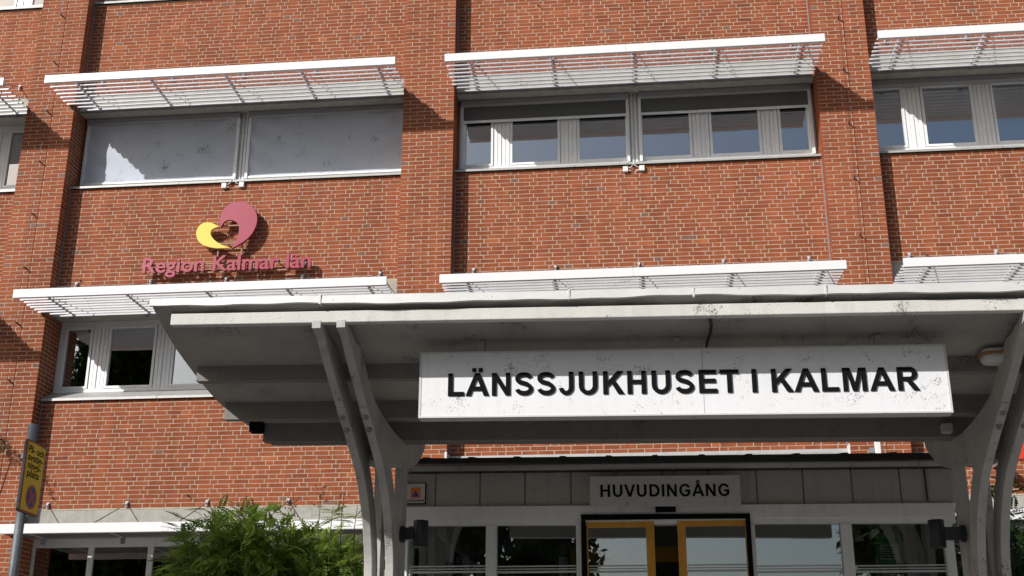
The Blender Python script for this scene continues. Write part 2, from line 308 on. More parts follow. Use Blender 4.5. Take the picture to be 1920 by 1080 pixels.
CAPS = {
 'L': (1251, [[(150, 0), (1170, 0), (1170, 247), (446, 247), (446, Hc), (150, Hc)]]),
 'A': (1479, [[(0, 0), (315, 0), (430, 333), (1018, 333), (1140, 0), (1471, 0), (900, Hc), (586, Hc)], [(520, 580), (925, 580), (723, 1120)]]),
 'N': (1479, [[(150, 0), (427, 0), (427, 956), (1018, 0), (1317, 0), (1317, Hc), (1042, Hc), (1042, 487), (438, Hc), (150, Hc)]]),
 'S': (1366, [thick(s_curve(), 272)]),
 'J': (1139, [[(700, Hc), (996, Hc)]+[(996, 480)]+arc(532, 480, 464, 505, 0, -172, 20)+[(330, 430)]+arc(532, 440, 168, 217, -180, 0, 14)[1:]+[(700, 480)]]),
 'U': (1479, [[(147, Hc), (443, Hc), (443, 560)]+arc(732, 560, 289, 332, 180, 360, 16)+[(1021, Hc), (1317, Hc), (1317, 560)]+arc(732, 560, 585, 585, 0, -180, 24)]),
 'K': (1479, [[(153, 0), (449, 0), (449, 443), (689, 688), (1093, 0), (1476, 0), (893, 896), (1446, Hc), (1048, Hc), (449, 816), (449, Hc), (153, Hc)]]),
 'H': (1479, [[(150, 0), (446, 0), (446, 641), (1026, 641), (1026, 0), (1322, 0), (1322, Hc), (1026, Hc), (1026, 889), (446, 889), (446, Hc), (150, Hc)]]),
 'E': (1366, [[(149, 0), (1264, 0), (1264, 247), (445, 247), (445, 646), (1181, 646), (1181, 893), (445, 893), (445, 1218), (1236, 1218), (1236, Hc), (149, Hc)]]),
 'T': (1251, [[(479, 0), (775, 0), (775, 1218), (1209, 1218), (1209, Hc), (43, Hc), (43, 1218), (479, 1218)]]),
 'I': (569, [[(140, 0), (436, 0), (436, Hc), (140, Hc)]]),
 'M': (1706, [[(145, 0), (420, 0), (420, 1154), (711, 0), (996, 0), (1286, 1154), (1286, 0), (1561, 0), (1561, Hc), (1118, Hc), (855, 466), (589, Hc), (145, Hc)]]),
 'R': (1479, [[(150, 0), (446, 0), (446, 612), (506, 612)]+[(640, 596), (720, 520), (1072, 0), (1426, 0), (1247, 286), (1080, 520), (945, 650)]+arc(940, 1056, 405, 410, -78, 90, 16)+[(150, Hc)], [(446, 846), (665, 846)]+arc(880, 1034, 158, 184, -80, 80, 10)+[(681, 1218), (446, 1218)]]),
 'V': (1366, [[(523, 0), (839, 0), (1364, Hc), (1044, Hc), (688, 381), (320, Hc), (-1, Hc)]]),
 'D': (1479, [[(148, 0), (705, 0)]+arc(705, 733, 675, 733, -90, 90, 26)+[(148, Hc)], [(444, 247), (655, 247)]+arc(655, 732, 418, 486, -86, 86, 20)+[(444, 1218)]]),
 'G': (1593, [arc(815, 733, 705, 757, 32, 315, 40)+[(1430, 290), (1430, 800), (806, 800), (806, 553), (1128, 553), (1128, 366)]+arc(815, 733, 402, 510, -52, -330, 34)]),
}
def cap_letters(s, width, cap, origin, xdir, depth, material, parent, track=0):
    adv = 0; pos = []
    for ch in s:
        b = {'Ä': 'A', 'Å': 'A'}.get(ch, ch)
        if ch == ' ': adv += 569; continue
        w, sp_ = CAPS[b]; pos.append((ch, b, adv)); adv += w+track
        if ch in 'KL': adv -= 0
    x_first = min(p[0] for p in CAPS[pos[0][1]][1][0])+pos[0][2]; x_last = max(p[0] for p in CAPS[pos[-1][1]][1][0])+pos[-1][2]
    sx = width/(x_last-x_first); sy = cap/Hc; xd = Vector(xdir).normalized()
    for ch, b, a in pos:
        loops = list(CAPS[b][1])
        if ch == 'Ä': loops += [[(405, 1560), (650, 1560), (650, 1800), (405, 1800)], [(820, 1560), (1065, 1560), (1065, 1800), (820, 1800)]]
        if ch == 'Å': loops += [arc(743, 1712, 228, 228, 0, 345, 23), arc(743, 1712, 98, 98, 0, 337.5, 15)]
        cu = bpy.data.curves.new('letter', 'CURVE'); cu.dimensions = '2D'; cu.fill_mode = 'BOTH'; cu.extrude = depth/2
        for lp in loops:
            sp_ = cu.splines.new('POLY'); sp_.points.add(len(lp)-1); sp_.use_cyclic_u = True
            for k, (x, y) in enumerate(lp): sp_.points[k].co = ((x+a-x_first)*sx, y*sy, 0, 1)
        o = bpy.data.objects.new('letter', cu); me = bpy.data.meshes.new_from_object(o); bpy.data.objects.remove(o); bpy.data.curves.remove(cu)
        for v in me.vertices: v.co = Vector(origin)+xd*v.co.x+Vector((0, 0, 1))*v.co.y+Vector((0, -1, 0))*(v.co.z+depth/2)
        me.materials.clear(); me.materials.append(material); me.name = 'letter'
        lo_ = bpy.data.objects.new('letter', me); C.objects.link(lo_); attach(lo_, parent)

# ================================================================== ground
g = MB().box(-900, 900, -900, 900, -0.5, 0.0).build('ground', M['ground']); tag(g, kind='structure')
g = MB().box(-60, 60, -14.5, 0.5, 0.0, 0.10).build('pavement', M['paving']); tag(g, kind='structure')

# ================================================================== the building
PD = 0.265                                    # pilasters stand this far out
PIL = [(-18.2, -17.28), (-11.22, -10.30), (-4.075, -3.155), (3.235, 4.155), (10.45, 11.37)]
BAYS = [(PIL[i][1], PIL[i+1][0]) for i in range(4)]
bld = thing('hospital_building', 'red brick hospital building with brick pilasters and white louvred sunshades over its windows', 'building', (0, 0, 0))
ZT = 16.2
SILL = [2.80, 6.80, 10.80, 14.72]             # lower edge of the sills
LINT = [(4.50, 4.92), (8.345, 8.80), (12.36, 12.76)]   # concrete lintels
SHADE = [4.515, 8.435, 12.50]                   # top of the shade fascias
XL, XR = -13.2, 8.4                           # brickwork built between these

core = MB()
for (a, b) in PIL: core.box(a+0.003, b-0.003, -PD+0.003, 0.62, 0, 17.0)
for bi, (a, b) in enumerate(BAYS):
    for k in range(4):
        z0 = 0 if k == 0 else LINT[k-1][1]
        core.box(a-0.01, b+0.01, 0.003, 0.60, z0, SILL[k])
    core.box(a-0.01, b+0.01, 0.003, 0.60, 16.3, 17.0)
core.build('wall_core', M['mortar'], bld)

bricks = []   # (x0,x1,y0,y1,z0,z1,tone,single)
def tone(header=False):
    r = random.random()
    if header and r < 0.07: return random.uniform(0, 0.035)
    if r < 0.003: return random.uniform(0, 0.03)
    return min(1, max(0.05, random.gauss(0.55, 0.16)))
S_, H_, J_, CO, BH = 0.250, 0.120, 0.015, 0.075, 0.062
def course(x0, x1, prev):
    best = None
    for t in range(10):
        x = x0; seq = []; run = random.randint(0, 3); first = random.choice((S_, H_, S_*0.76, S_*0.5))
        while x < x1-0.02:
            if not seq: w = first
            elif run <= 0: w = H_; run = random.randint(2, 5)
            else: w = S_; run -= 1
            w2 = min(w, x1-x)
            if x1-(x+w2) < 0.05: w2 = x1-x
            seq.append((x, x+w2)); x += w2+J_
        js = [q[1] for q in seq[:-1]]
        sc = sum(1 for j in js if any(abs(j-p) < 0.045 for p in prev))/max(1, len(js))
        if best is None or sc < best[0]: best = (sc, seq, js)
    return best[1], best[2]
def jit(s): return random.uniform(-s, s)
for (a, b) in BAYS:
    a2, b2 = max(a, XL), min(b, XR)
    if a2 >= b2: continue
    for k in range(4):
        z0 = 0 if k == 0 else LINT[k-1][1]; z1 = SILL[k]
        n0 = math.ceil((z0)/CO-0.3); prev = []
        kk = n0
        while kk*CO+BH*0.5 < z1:
            zz = max(kk*CO, z0); ze = min(kk*CO+BH, z1)
            seq, prev = course(a2+0.006, b2-0.006, prev)
            for (p, q) in seq:
                y = jit(0.0012); dz = jit(0.0012); bricks.append((p+jit(0.0015), q+jit(0.0015), y, 0.1, zz+dz, ze+dz, tone(q-p < 0.15)))
            kk += 1
for pi, (a, b) in enumerate(PIL):
    if b < XL or a > XR: continue
    for kk in range(int(ZT/CO)):
        zz = kk*CO; odd = kk % 2
        xs = []
        x = a
        if odd: ws = [H_, S_, S_, S_]
        else: ws = [S_, S_, S_, H_]
        tot = sum(ws)+J_*3; sc = (b-a)/tot
        for i, w in enumerate(ws):
            w *= sc; e = (b if i == 3 else x+w)
            deep = 0.25 if w < 0.15 else 0.12
            if deep > 0.2: s0, s1 = (x, x+0.12) if i == 0 else (b-0.12, b); bricks.append((s0, s1, 0.0, 0.12, zz+jit(0.001), zz+BH, tone())); bricks.append((s0, s1, 0.135, 0.385, zz+jit(0.001), zz+BH, tone())); bricks.append((s0, s1, 0.4, 0.5, zz+jit(0.001), zz+BH, tone()))
            bricks.append((x+(jit(0.0015) if i else 0), e+(jit(0.0015) if i < 3 else 0), -PD+jit(0.0012), -PD+deep, zz+jit(0.0012), zz+BH+jit(0.0012), tone(w < 0.15)))
            if i in (0, 3):       # the return of the pilaster behind a stretcher corner
                if deep < 0.2:
                    s0, s1 = (x, x+0.12) if i == 0 else (e-0.12, e)
                    bricks.append((s0, s1, -PD+deep+0.015, -0.004, zz+jit(0.001), zz+BH, tone()))
                    bricks.append((s0, s1, 0.011, 0.261, zz+jit(0.001), zz+BH, tone())); bricks.append((s0, s1, 0.276, 0.5, zz+jit(0.001), zz+BH, tone()))
            x += w+J_*sc
def hidden_px(x, y):
    if y < 4 or y > 1076 or x < 4 or x > 1916: return True
    if x > 290 and 545 < y < 835 and x > 290+(y-560)*0.8: return True
    if x > 735 and y > 860: return True
    if 310 < x < 690 and y > 935: return True
    if x > 690 and 820 < y and x < 800: return True
    return False
scored = []
for i, bk in enumerate(bricks):
    w = bk[1]-bk[0]
    cx, cy = to_px(((bk[0]+bk[1])/2, bk[2], (bk[4]+bk[5])/2))
    if hidden_px(cx, cy) or bk[2] > 0.005 or abs(w-S_) > 0.012 or bk[5]-bk[4] < 0.055: continue
    if bk[2] > -0.1 and any(l[0]-0.1 < bk[4] < l[1]+0.05 for l in LINT): continue
    l, t = to_px((bk[0], bk[2], bk[5])); r_, b_ = to_px((bk[1], bk[2], bk[4])); scored.append(((r_-l)*(b_-t), i))
scored.sort(reverse=True); single = set(i for _, i in scored[:300])
def tone_attr(me, vals):
    at_ = me.attributes.new('tone', 'FLOAT', 'FACE'); at_.data.foreach_set('value', np.asarray(vals, dtype=np.float32))
shared = {}
V = []; Fc = []; T = []
for i, (x0, x1, y0, y1, z0, z1, tn) in enumerate(bricks):
    if i in single:
        key = round(tn*11)
        if key not in shared:
            me = MB().box(-S_/2, S_/2, 0, 0.1, -BH/2, BH/2).mesh('brick', M['brick']); tone_attr(me, [max(0.02, key/11)]*6); shared[key] = me
        o = bpy.data.objects.new('brick', shared[key]); C.objects.link(o); o.parent = bld
        o.location = ((x0+x1)/2, y0, (z0+z1)/2); o.rotation_euler = (0, jit(0.004), 0)
        continue
    j = len(V); r = jit(0.0022)
    V += [(x0, y0, z0+r), (x1, y0, z0-r), (x1, y1, z0), (x0, y1, z0), (x0, y0, z1+r), (x1, y0, z1-r), (x1, y1, z1), (x0, y1, z1)]
    Fc += [(j, j+3, j+2, j+1), (j+4, j+5, j+6, j+7), (j, j+1, j+5, j+4), (j+1, j+2, j+6, j+5), (j+3, j, j+4, j+7)]; T += [tn]*5
me = bpy.data.meshes.new('brickwork'); me.from_pydata(V, [], Fc); me.materials.append(M['brick']); tone_attr(me, T)
o = bpy.data.objects.new('brickwork', me); C.objects.link(o); o.parent = bld; tag(o, kind='stuff')
print('bricks', len(bricks), 'single', len(single))

# movement joints beside the pilasters
for (x0, x1) in ((PIL[1][1]-0.001, PIL[1][1]+0.022), (PIL[2][1]-0.001, PIL[2][1]+0.022), (PIL[3][0]-0.018, PIL[3][0]+0.001)):
    for k in range(4):
        z0 = 0 if k == 0 else LINT[k-1][1]
        MB().box(x0, x1, -0.006, 0.05, z0+0.01, SILL[k]-0.01).build('movement_joint', M['sealant'], bld)

# lintels, sills
def fr(b, t): return b[0]+(b[1]-b[0])*t
for bi, (a, b) in enumerate(BAYS):
    for k, (z0, z1) in enumerate(LINT):
        m = MB().extrude([(-0.004, z1-0.005), (-0.004, z0), (0.62, z0), (0.62, z1-0.005)], a+0.004, b-0.004, 'x')
        m.build('lintel', M['concrete'], bld)
    for k, z in enumerate(SILL):
        n = 3; w = (b-a)/n
        for i in range(n):
            h = 0.26 if k < 2 else 0.205
            m = MB().extrude([(0.36, z+h), (-0.045, z+0.045), (-0.05, z+0.002), (-0.038, z+0.001), (-0.035, z+0.03), (0.36, z+h-0.04)], a+w*i+0.004, a+w*(i+1)-0.004, 'x')
            m.build('window_sill', M['sill'], bld)

# windows: every bay holds two units of three sashes
YW = 0.34
UNIT = [0.0, 0.097, 0.543, 0.919, 1.715, 2.096, 2.901, 2.975]   # frame, pane, post, pane, post, pane, frame (metres)
def ripple(x, z, w, h):
    u, v = x/w, z/h; d = 0.0
    for (cu, cv, s, am) in ((0.0, 0.15, 1, 0.016), (1.0, 0.1, -1, 0.014), (0.0, 0.7, 1, 0.012)):
        t = (u-cu)*s; q = (v-cv)
        d += am*math.exp(-abs(t)*6)*math.sin(18*(q+t*1.1)+2)*(1 if t >= 0 else 0)
    return 2.4*d+0.003*math.sin(v*9+u*2)
def window_unit(x0, x1, zb, zt, flip, screen):
    L = x1-x0; s = L/2.975
    def X(t): return x0+t*s if not flip else x1-t*s
    def span(t0, t1): q = sorted((X(t0), X(t1))); return q[0], q[1]
    fm = MB()
    fm.box(x0, x1, YW-0.02, YW+0.07, zb, zb+0.07); fm.box(x0, x1, YW-0.02, YW+0.07, zt-0.09, zt)
    for (t0, t1) in ((0, 0.06), (2.93, 2.975)): p, q = span(t0, t1); fm.box(p, q, YW-0.018, YW+0.068, zb+0.07, zt-0.09)
    w = fm.build('window', M['frame'], bld)
    for (t0, t1) in ((UNIT[2], UNIT[3]), (UNIT[4], UNIT[5])):
        p, q = span(t0+0.045, t1-0.045); pm = MB(); n = 4; st = (q-p)/n
        pm.box(p, q, YW+0.0, YW+0.06, zb+0.07, zt-0.09)
        for i in range(n): pm.box(p+st*i+0.007, p+st*(i+1)-0.007, YW-0.012-(0.010 if i % 2 else 0), YW+0.001, zb+0.072, zt-0.092)
        pm.build('mullion_panel', M['frame'], w)
    for (t0, t1) in ((UNIT[1], UNIT[2]), (UNIT[3], UNIT[4]), (UNIT[5], UNIT[6])):
        p, q = span(t0-0.04, t1+0.04); z0, z1 = zb+0.072, zt-0.092; e = 0.042
        sm = MB(); sm.box(p, q, YW-0.03, YW+0.05, z0, z0+e); sm.box(p, q, YW-0.03, YW+0.05, z1-e, z1)
        sm.box(p, p+e, YW-0.029, YW+0.049, z0+e, z1-e); sm.box(q-e, q, YW-0.029, YW+0.049, z0+e, z1-e)
        sm.build('sash', M['frame'], w)
        MB().box(p+e, q-e, YW+0.012, YW+0.018, z0+e, z1-e).build('pane', M['glass'], w)
    if screen is not None:
        MB().extrude([(YW-0.02, zt+0.005), (YW-0.125, zt+0.005), (YW-0.14, zt-0.02), (YW-0.14, zt-0.11), (YW-0.125, zt-0.125), (YW-0.02, zt-0.125)], x0+0.01, x1-0.01, 'x').build('blind_box', M['blindbox'], w)
        for (p, q) in ((x0+0.01, x0+0.06), (x1-0.06, x1-0.01)): MB().box(p, q, YW-0.11, YW-0.03, zb+0.0, zt-0.125).build('blind_guide', M['frame'], w)
        zlow = zb+0.05 if screen == 'down' else zt-0.40
        if screen == 'down':
            m = MB(); nx, nz = 60, 30; p, q = x0+0.055, x1-0.055; i0 = 0
            for i in range(nz+1):
                for j in range(nx+1):
                    x = p+(q-p)*j/nx; z = zlow+(zt-0.12-zlow)*i/nz; m.v.append((x, YW-0.075+ripple(x-p, z-zlow, q-p, zt-zlow)*(min(1, i/3)), z))
            for i in range(nz):
                for j in range(nx): k = i*(nx+1)+j; m.f.append((k, k+1, k+nx+2, k+nx+1))
            o = m.build('roller_screen', M['screen'], w, smooth=True)
        else:
            MB().box(x0+0.055, x1-0.055, YW-0.078, YW-0.074, zlow, zt-0.12).build('roller_screen', M['darkscreen'], w)
        MB().box(x0+0.05, x1-0.05, YW-0.095, YW-0.055, zlow-0.04, zlow).build('bottom_bar', M['frame'], w, bevel=0.006)
    return w
rooms = MB()
for bi, (a, b) in enumerate(BAYS):
    for k in (0, 1, 2, 3):
        zb, zt = SILL[k]+(0.23 if k < 2 else 0.19), (LINT[k][0] if k < 3 else 16.3)-0.004
        if k == 0 and bi in (2,): continue
        mid = (a+b)/2
        scr = None
        if k == 2: scr = {0: None, 1: 'down', 2: 'half', 3: 'half'}[bi]
        if k == 2 and bi == 3: scr = 'up'
        if k == 0:
            # ground floor: plain wide panes between slim posts
            n = 6; w0 = (b-a)/n; fm = MB(); fm.box(a+0.005, b-0.005, YW, YW+0.08, zb, zb+0.08); fm.box(a+0.005, b-0.005, YW, YW+0.08, zt-0.14, zt)
            for i in range(n+1): fm.box(a+w0*i-0.045 if i else a+0.005, a+w0*i+0.045 if i < n else b-0.005, YW+0.001, YW+0.079, zb+0.08, zt-0.14)
            w = fm.build('window', M['frame'], bld)
            for i in range(n): MB().box(a+w0*i+0.045, a+w0*(i+1)-0.045, YW+0.03, YW+0.036, zb+0.08, zt-0.14).build('pane', M['glass'], w)
        else:
            window_unit(a+0.04, mid-0.075, zb, zt, False, None if scr == 'up' else scr)
            window_unit(mid+0.075, b-0.04, zb, zt, True, None if scr == 'up' else scr)
            m = MB(); m.box(mid-0.075, mid+0.075, YW-0.01, YW+0.06, zb, zt); m.box(mid-0.05, mid-0.015, YW-0.05, YW-0.01, zb, zt); m.box(mid+0.015, mid+0.05, YW-0.05, YW-0.01, zb, zt)
            m.build('mullion', M['frame'], bld)
            MB().box(a+0.002, a+0.04, YW-0.005, YW+0.06, zb, zt).build('jamb', M['frame'], bld); MB().box(b-0.04, b-0.002, YW-0.005, YW+0.06, zb, zt).build('jamb', M['frame'], bld)
            if scr == 'up': MB().extrude([(YW-0.02, zt+0.005), (YW-0.12, zt+0.005), (YW-0.135, zt-0.02), (YW-0.135, zt-0.11), (YW-0.02, zt-0.125)], a+0.05, b-0.05, 'x').build('blind_box', M['blindbox'], bld)
        # room behind the glass: back wall, floor, ceiling, cross walls
        y0, y1 = 0.62, 4.4
        rooms.box(a-0.3, b+0.3, y1, y1+0.1, zb-1.2, zt+0.5); rooms.box(a-0.3, b+0.3, y0, y1, zb-1.3, zb-1.2); rooms.box(a-0.3, b+0.3, y0, y1, zt+0.4, zt+0.5)
        for xx in (a-0.3, mid, b+0.3): rooms.box(xx-0.05, xx+0.05, 0.64, y1-0.002, zb-1.19, zt+0.39)
        rooms.box(a-0.3, b+0.3, 0.605, 0.63, zb-1.2, zb-0.06); rooms.box(a-0.3, b+0.3, 0.625, 0.65, zt+0.02, zt+0.45)
rooms.build('room_interior', M['room'], bld)
# a drawn-up tan blind and a pale curtain behind two first-floor panes
p0, p1 = at(208, 620, 0.42).x, at(283, 620, 0.42).x
m = MB()
for i in range(4): m.box(p0, p1, 0.405+0.006*(i % 2), 0.445, 8.22-0.036*i-0.03, 8.22-0.036*i)
m.build('venetian_blind', M['blind'], bld)
m = MB(); xa, xb = at(318, 680, 0.5).x, at(318, 680, 0.5).x+0.62; n = 30
A = [(0.48+0.02*math.sin(i*1.3), xa+(xb-xa)*i/n) for i in range(n+1)]
for (y, x) in A: m.v += [(x, y, 7.06), (x, y, 8.30)]
for i in range(n): m.f.append((2*i, 2*i+2, 2*i+3, 2*i+1))
m.build('curtain', M['curtain'], bld, smooth=True)

# sunshades
EX = 1.22
def sunshade(a, b, ztop, k, first):
    x0, x1 = a-(0.11 if a < -5 else 0.02), b+0.03
    m = MB(); mid = (x0+x1)/2-0.1
    for (p, q) in ((x0, mid-0.002), (mid+0.002, x1)):
        m.extrude([(-EX, ztop), (-EX-0.02, ztop-0.006), (-EX-0.02, ztop-0.150), (-EX, ztop-0.156), (-EX+0.03, ztop-0.156), (-EX+0.03, ztop)], p, q, 'x')
    s = m.build('sunshade', M['white'], bld)
    if k == 0: MB().box(x0+0.005, x1-0.005, -EX+0.03, -0.01, ztop-0.05, ztop-0.03).build('shade_board', M['darkscreen'], s)
    for i in range(9 if k else 0):
        y = -EX+0.115+i*0.132; sx0, sx1 = max(x0+0.0, a+0.02 if y > -PD-0.04 else -99), min(x1-0.02, b-0.02 if y > -PD-0.04 else 99)
        z = ztop-0.10
        dz0 = jit(0.003); MB().extrude([(y-0.036, z-0.022), (y-0.034, z+0.008), (y+0.030, z+0.036), (y+0.036, z+0.036), (y+0.034, z+0.004)], sx0+jit(0.012), sx1+jit(0.012), 'x', jit(0.0007), (sx0+sx1)/2+dz0).build('slat', M['slat'], s)
    n = 5
    for i in range(n):
        x = a+0.36+(b-a-0.72)*i/(n-1)
        MB().box(x-0.012, x+0.012, -EX+0.03, -0.02, ztop-0.062, ztop-0.03).build('arm', M['slat'], s)
        MB().box(x-0.035, x+0.035, -0.03, 0.0, ztop-0.16, ztop-0.02).build('arm_plate', M['bracket'], s)
        MB().tube([(x, -0.03, ztop+0.49), (x, -EX+0.06, ztop+0.01)], 0.009, 6).build('tie_rod', M['bracket'], s)
        ap = MB().box(x-0.016, x+0.016, -0.045, 0.004, ztop+0.46, ztop+0.52); ap.box(x-0.024, x+0.024, -0.02, 0.004, ztop+0.44, ztop+0.465); ap.box(x-0.024, x+0.024, -0.02, 0.004, ztop+0.515, ztop+0.54)
        ap.build('anchor', M['slat'], s)
for (a, b) in BAYS:
    for k, zt in enumerate(SHADE):
        if k == 0 and abs(a-PIL[2][1]) < 0.01: continue
        sunshade(a, b, zt, k, False)

# trellis wires on two pilasters
for (x, z0, z1, zs) in ((-10.795, 0.4, 14.75, 14.353), (3.70, 5.2, 16.0, 13.357+2.06)):
    w = MB().tube([(x, -PD-0.085, z0), (x, -PD-0.085, z1)], 0.0045, 5).build('trellis_wire', M['darksteel'], bld)
    for i in range(15):
        z = zs-1.033*i
        if z < z0+0.1: break
        MB().tube([(x, -PD+0.01, z), (x, -PD-0.10, z)], 0.013, 6).build('stand_off', M['darksteel'], w)
# small hooks in the brick field
for (px, py) in ((1008, 8), (1043, 497), (1383, 484), (1736, 475), (392, 522-0), (712, 505), (150, 525), (97, 932), (351, 927)):
    p = at(px, py, -0.03)
    MB().tube([(p.x, 0.01, p.z), (p.x, -0.05, p.z), (p.x+0.012, -0.06, p.z-0.03), (p.x+0.03, -0.04, p.z-0.045)], 0.008, 5).build('hook', M['darksteel'], bld)

# roof flashing over the entrance roof
a, b = BAYS[2]
zf1 = at(1200, 848, -0.05).z; zf0 = at(1200, 862, -0.09).z
MB().extrude([(-0.02, zf1), (-0.045, zf1-0.004), (-0.06, zf1-0.055), (-0.085, zf1-0.062), (-0.09, zf0-0.12), (-0.02, zf0-0.12)], a+0.004, b-0.004, 'x').build('flashing', M['sill'], bld)
MB().box(b-0.012, b+0.004, -0.20, -0.01, zf0-0.12, zf1+0.04).build('flashing_end', M['white'], bld)
MB().box(a-0.03, a+0.002, -PD-0.03, -0.01, zf0-0.12, zf1+0.02).build('flashing_end', M['white'], bld)

# ================================================================== region sign
ys = -0.13
rs = thing('region_sign', 'crimson and yellow heart emblem above raised crimson letters reading Region Kalmar län', 'sign', at(428, 500, 0))
def zpx(x, y): return 240+x/5.0526, 360+y/5.05
def smooth_loop(pts, corners, n=6):
    """Catmull-Rom through the points, broken at the corner indices"""
    out = []; N = len(pts)
    for i in range(N):
        p1, p2 = Vector(pts[i]), Vector(pts[(i+1) % N])
        p0 = Vector(pts[i-1]) if i not in corners else p1
        p3 = Vector(pts[(i+2) % N]) if ((i+1) % N) not in corners else p2
        for k in range(n):
            t = k/n; out.append(0.5*((2*p1)+(p2-p0)*t+(2*p0-5*p1+4*p2-p3)*t*t+(3*p1-p0-3*p2+p3)*t**3))
    return out
red = [(874, 340), (868, 265), (898, 180), (960, 115), (1050, 90), (1130, 104), (1192, 158), (1221, 230), (1214, 310), (1172, 395), (1100, 465), (982, 534), (1032, 440), (1051, 370), (1044, 312), (1012, 276), (960, 264), (912, 284)]
yel = [(862, 328), (800, 296), (742, 287), (686, 310), (652, 358), (647, 412), (668, 465), (710, 500), (770, 520), (850, 531), (972, 527), (900, 505), (832, 466), (792, 422), (781, 384), (798, 352), (830, 337)]
for pts, cn, mt, nm, yd in ((red, (0, 11), M['red'], 'emblem_arc', 0.0), (yel, (0, 10), M['yellow'], 'emblem_arc', 0.0)):
    lp = smooth_loop([zpx(*p) for p in pts], cn); P = [at(q.x, q.y, ys-0.05) for q in lp]
    o = MB().extrude([(p.x, p.z) for p in P], ys-0.05, ys+0.0, 'y').build(nm, mt, rs)
A0, A1 = at(*zpx(135, 768), ys-0.05), at(*zpx(1725, 700), ys-0.05)
zb_ = at(*zpx(150, 762), ys-0.05).z
capz = at(*zpx(205, 625), ys-0.05).z-at(*zpx(205, 768), ys-0.05).z
letters('Region Kalmar län', A1.x-A0.x, capz, (A0.x, ys+0.0, (A0.z+at(*zpx(1700, 715), ys-0.05).z)/2), (1, 0, 0), (0, 0, 1), (0, -1, 0), 0.05, M['red'], rs, offset=0.018)
for y in (670, 752):
    z = at(*zpx(900, y), ys).z; m = MB().box(A0.x+0.08, A1.x-0.02, ys+0.012, ys+0.035, z-0.012, z+0.012)
    m.build('rail', M['rail'], rs)
m = MB()
for x in (848, 1070):
    q0, q1 = at(*zpx(x, 600), ys), at(*zpx(x, 480), ys); m.box(q0.x-0.012, q0.x+0.012, ys+0.004, ys+0.03, zb_+0.1, q1.z)
for (x0, x1, y) in ((870, 1050, 320), (840, 1075, 487)):
    q0, q1 = at(*zpx(x0, y), ys), at(*zpx(x1, y), ys); m.box(q0.x, q1.x, ys+0.006, ys+0.032, q0.z-0.012, q0.z+0.012)
m.build('emblem_bracket', M['rail'], rs)
m = MB()
for t in (0.05, 0.3, 0.55, 0.8, 0.97):
    x = A0.x+0.08+(A1.x-A0.x-0.1)*t
    for y in (670, 752): z = at(*zpx(900, y), ys).z; m.tube([(x, ys+0.03, z), (x, 0.01, z)], 0.01, 6)
for (x, y) in ((960, 320), (945, 487)): q = at(*zpx(x, y), ys); m.tube([(q.x, ys+0.03, q.z), (q.x, 0.01, q.z)], 0.01, 6)
m.build('wall_stud', M['rail'], rs)

# cable boxes below the sills
for (px, py, lab) in ((420, 348, 'left-hand white cable box of the pair below the fully screened window sill'), (453, 346, 'right-hand white cable box of the pair below the fully screened window sill'),
                      (1173, 317, 'left-hand white cable box of the pair below the half screened window sill'), (1204, 315, 'right-hand white cable box of the pair below the half screened window sill')):
    p = at(px, py, -0.04); s = 1 if px in (420, 1173) else -1
    t = thing('cable_box', lab, 'cable box', (p.x, 0, p.z), 'cable boxes under the sills')
    MB().box(p.x-0.045, p.x+0.045, -0.055, 0.004, p.z-0.05, p.z+0.05).build('case', M['plasticwhite'], t, bevel=0.008)
    c = s*0.165; MB().tube([(p.x+s*0.04, -0.03, p.z+0.02), (p.x+s*0.10, -0.045, p.z+0.03), (p.x+c*0.88, -0.05, p.z+0.09), (p.x+c*0.9, -0.04, p.z+0.16)], 0.009, 6).build('cable', M['plasticwhite'], t, smooth=True)
    MB().tube([(p.x+s*0.04, -0.03, p.z-0.02), (p.x+s*0.08, -0.035, p.z-0.03), (p.x+s*0.11, -0.02, p.z-0.05)], 0.008, 6).build('cable', M['plasticwhite'], t, smooth=True)
# antenna box on the pilaster above the entrance roof
p = at(1644, 843, -PD-0.28); t = thing('antenna_box', 'white antenna box on a short bracket in front of the brick pilaster', 'antenna', (p.x, -PD, p.z))
MB().box(p.x-0.035, p.x+0.05, -PD-0.36, -PD-0.28, p.z-0.14, p.z+0.12).build('housing', M['plasticwhite'], t, bevel=0.01)
MB().box(p.x-0.12, p.x-0.034, -PD-0.34, -PD-0.29, p.z-0.06, p.z+0.02).build('hinge', M['bracket'], t)
MB().tube([(p.x-0.09, -PD+0.01, p.z-0.16), (p.x-0.09, -PD-0.31, p.z-0.14), (p.x-0.09, -PD-0.31, p.z)], 0.016, 6).build('arm', M['darksteel'], t)

# ================================================================== entrance canopy
TILT = -0.0145; TX = -3.0                     # the canopy falls gently to one side for drainage
CX0, CX1 = -3.09, 3.60
can = thing('entrance_canopy', 'pale upswept entrance canopy on paired curved legs with deep cross beams', 'canopy', (0.2, DY(8.9), 0.1))
prof = [(7.12, 4.105), (7.2, 4.072), (7.4, 4.005), (7.6, 3.950), (7.83, 3.905), (8.15, 3.850), (8.47, 3.812), (8.8, 3.800), (9.1, 3.800), (9.31, 3.806), (9.7, 3.84), (10.15, 3.90)]
def refine(pts, n=4):
    out = []
    for i in range(len(pts)-1):
        p0 = Vector(pts[max(0, i-1)]); p1 = Vector(pts[i]); p2 = Vector(pts[i+1]); p3 = Vector(pts[min(len(pts)-1, i+2)])
        for k in range(n):
            t = k/n; out.append(tuple(0.5*((2*p1)+(p2-p0)*t+(2*p0-5*p1+4*p2-p3)*t*t+(3*p1-p0-3*p2+p3)*t**3)))
    out.append(tuple(pts[-1])); return out
pr = refine(prof)
lo = [(DY(d), z) for d, z in pr]; up = [(DY(d), z+0.035) for d, z in pr]
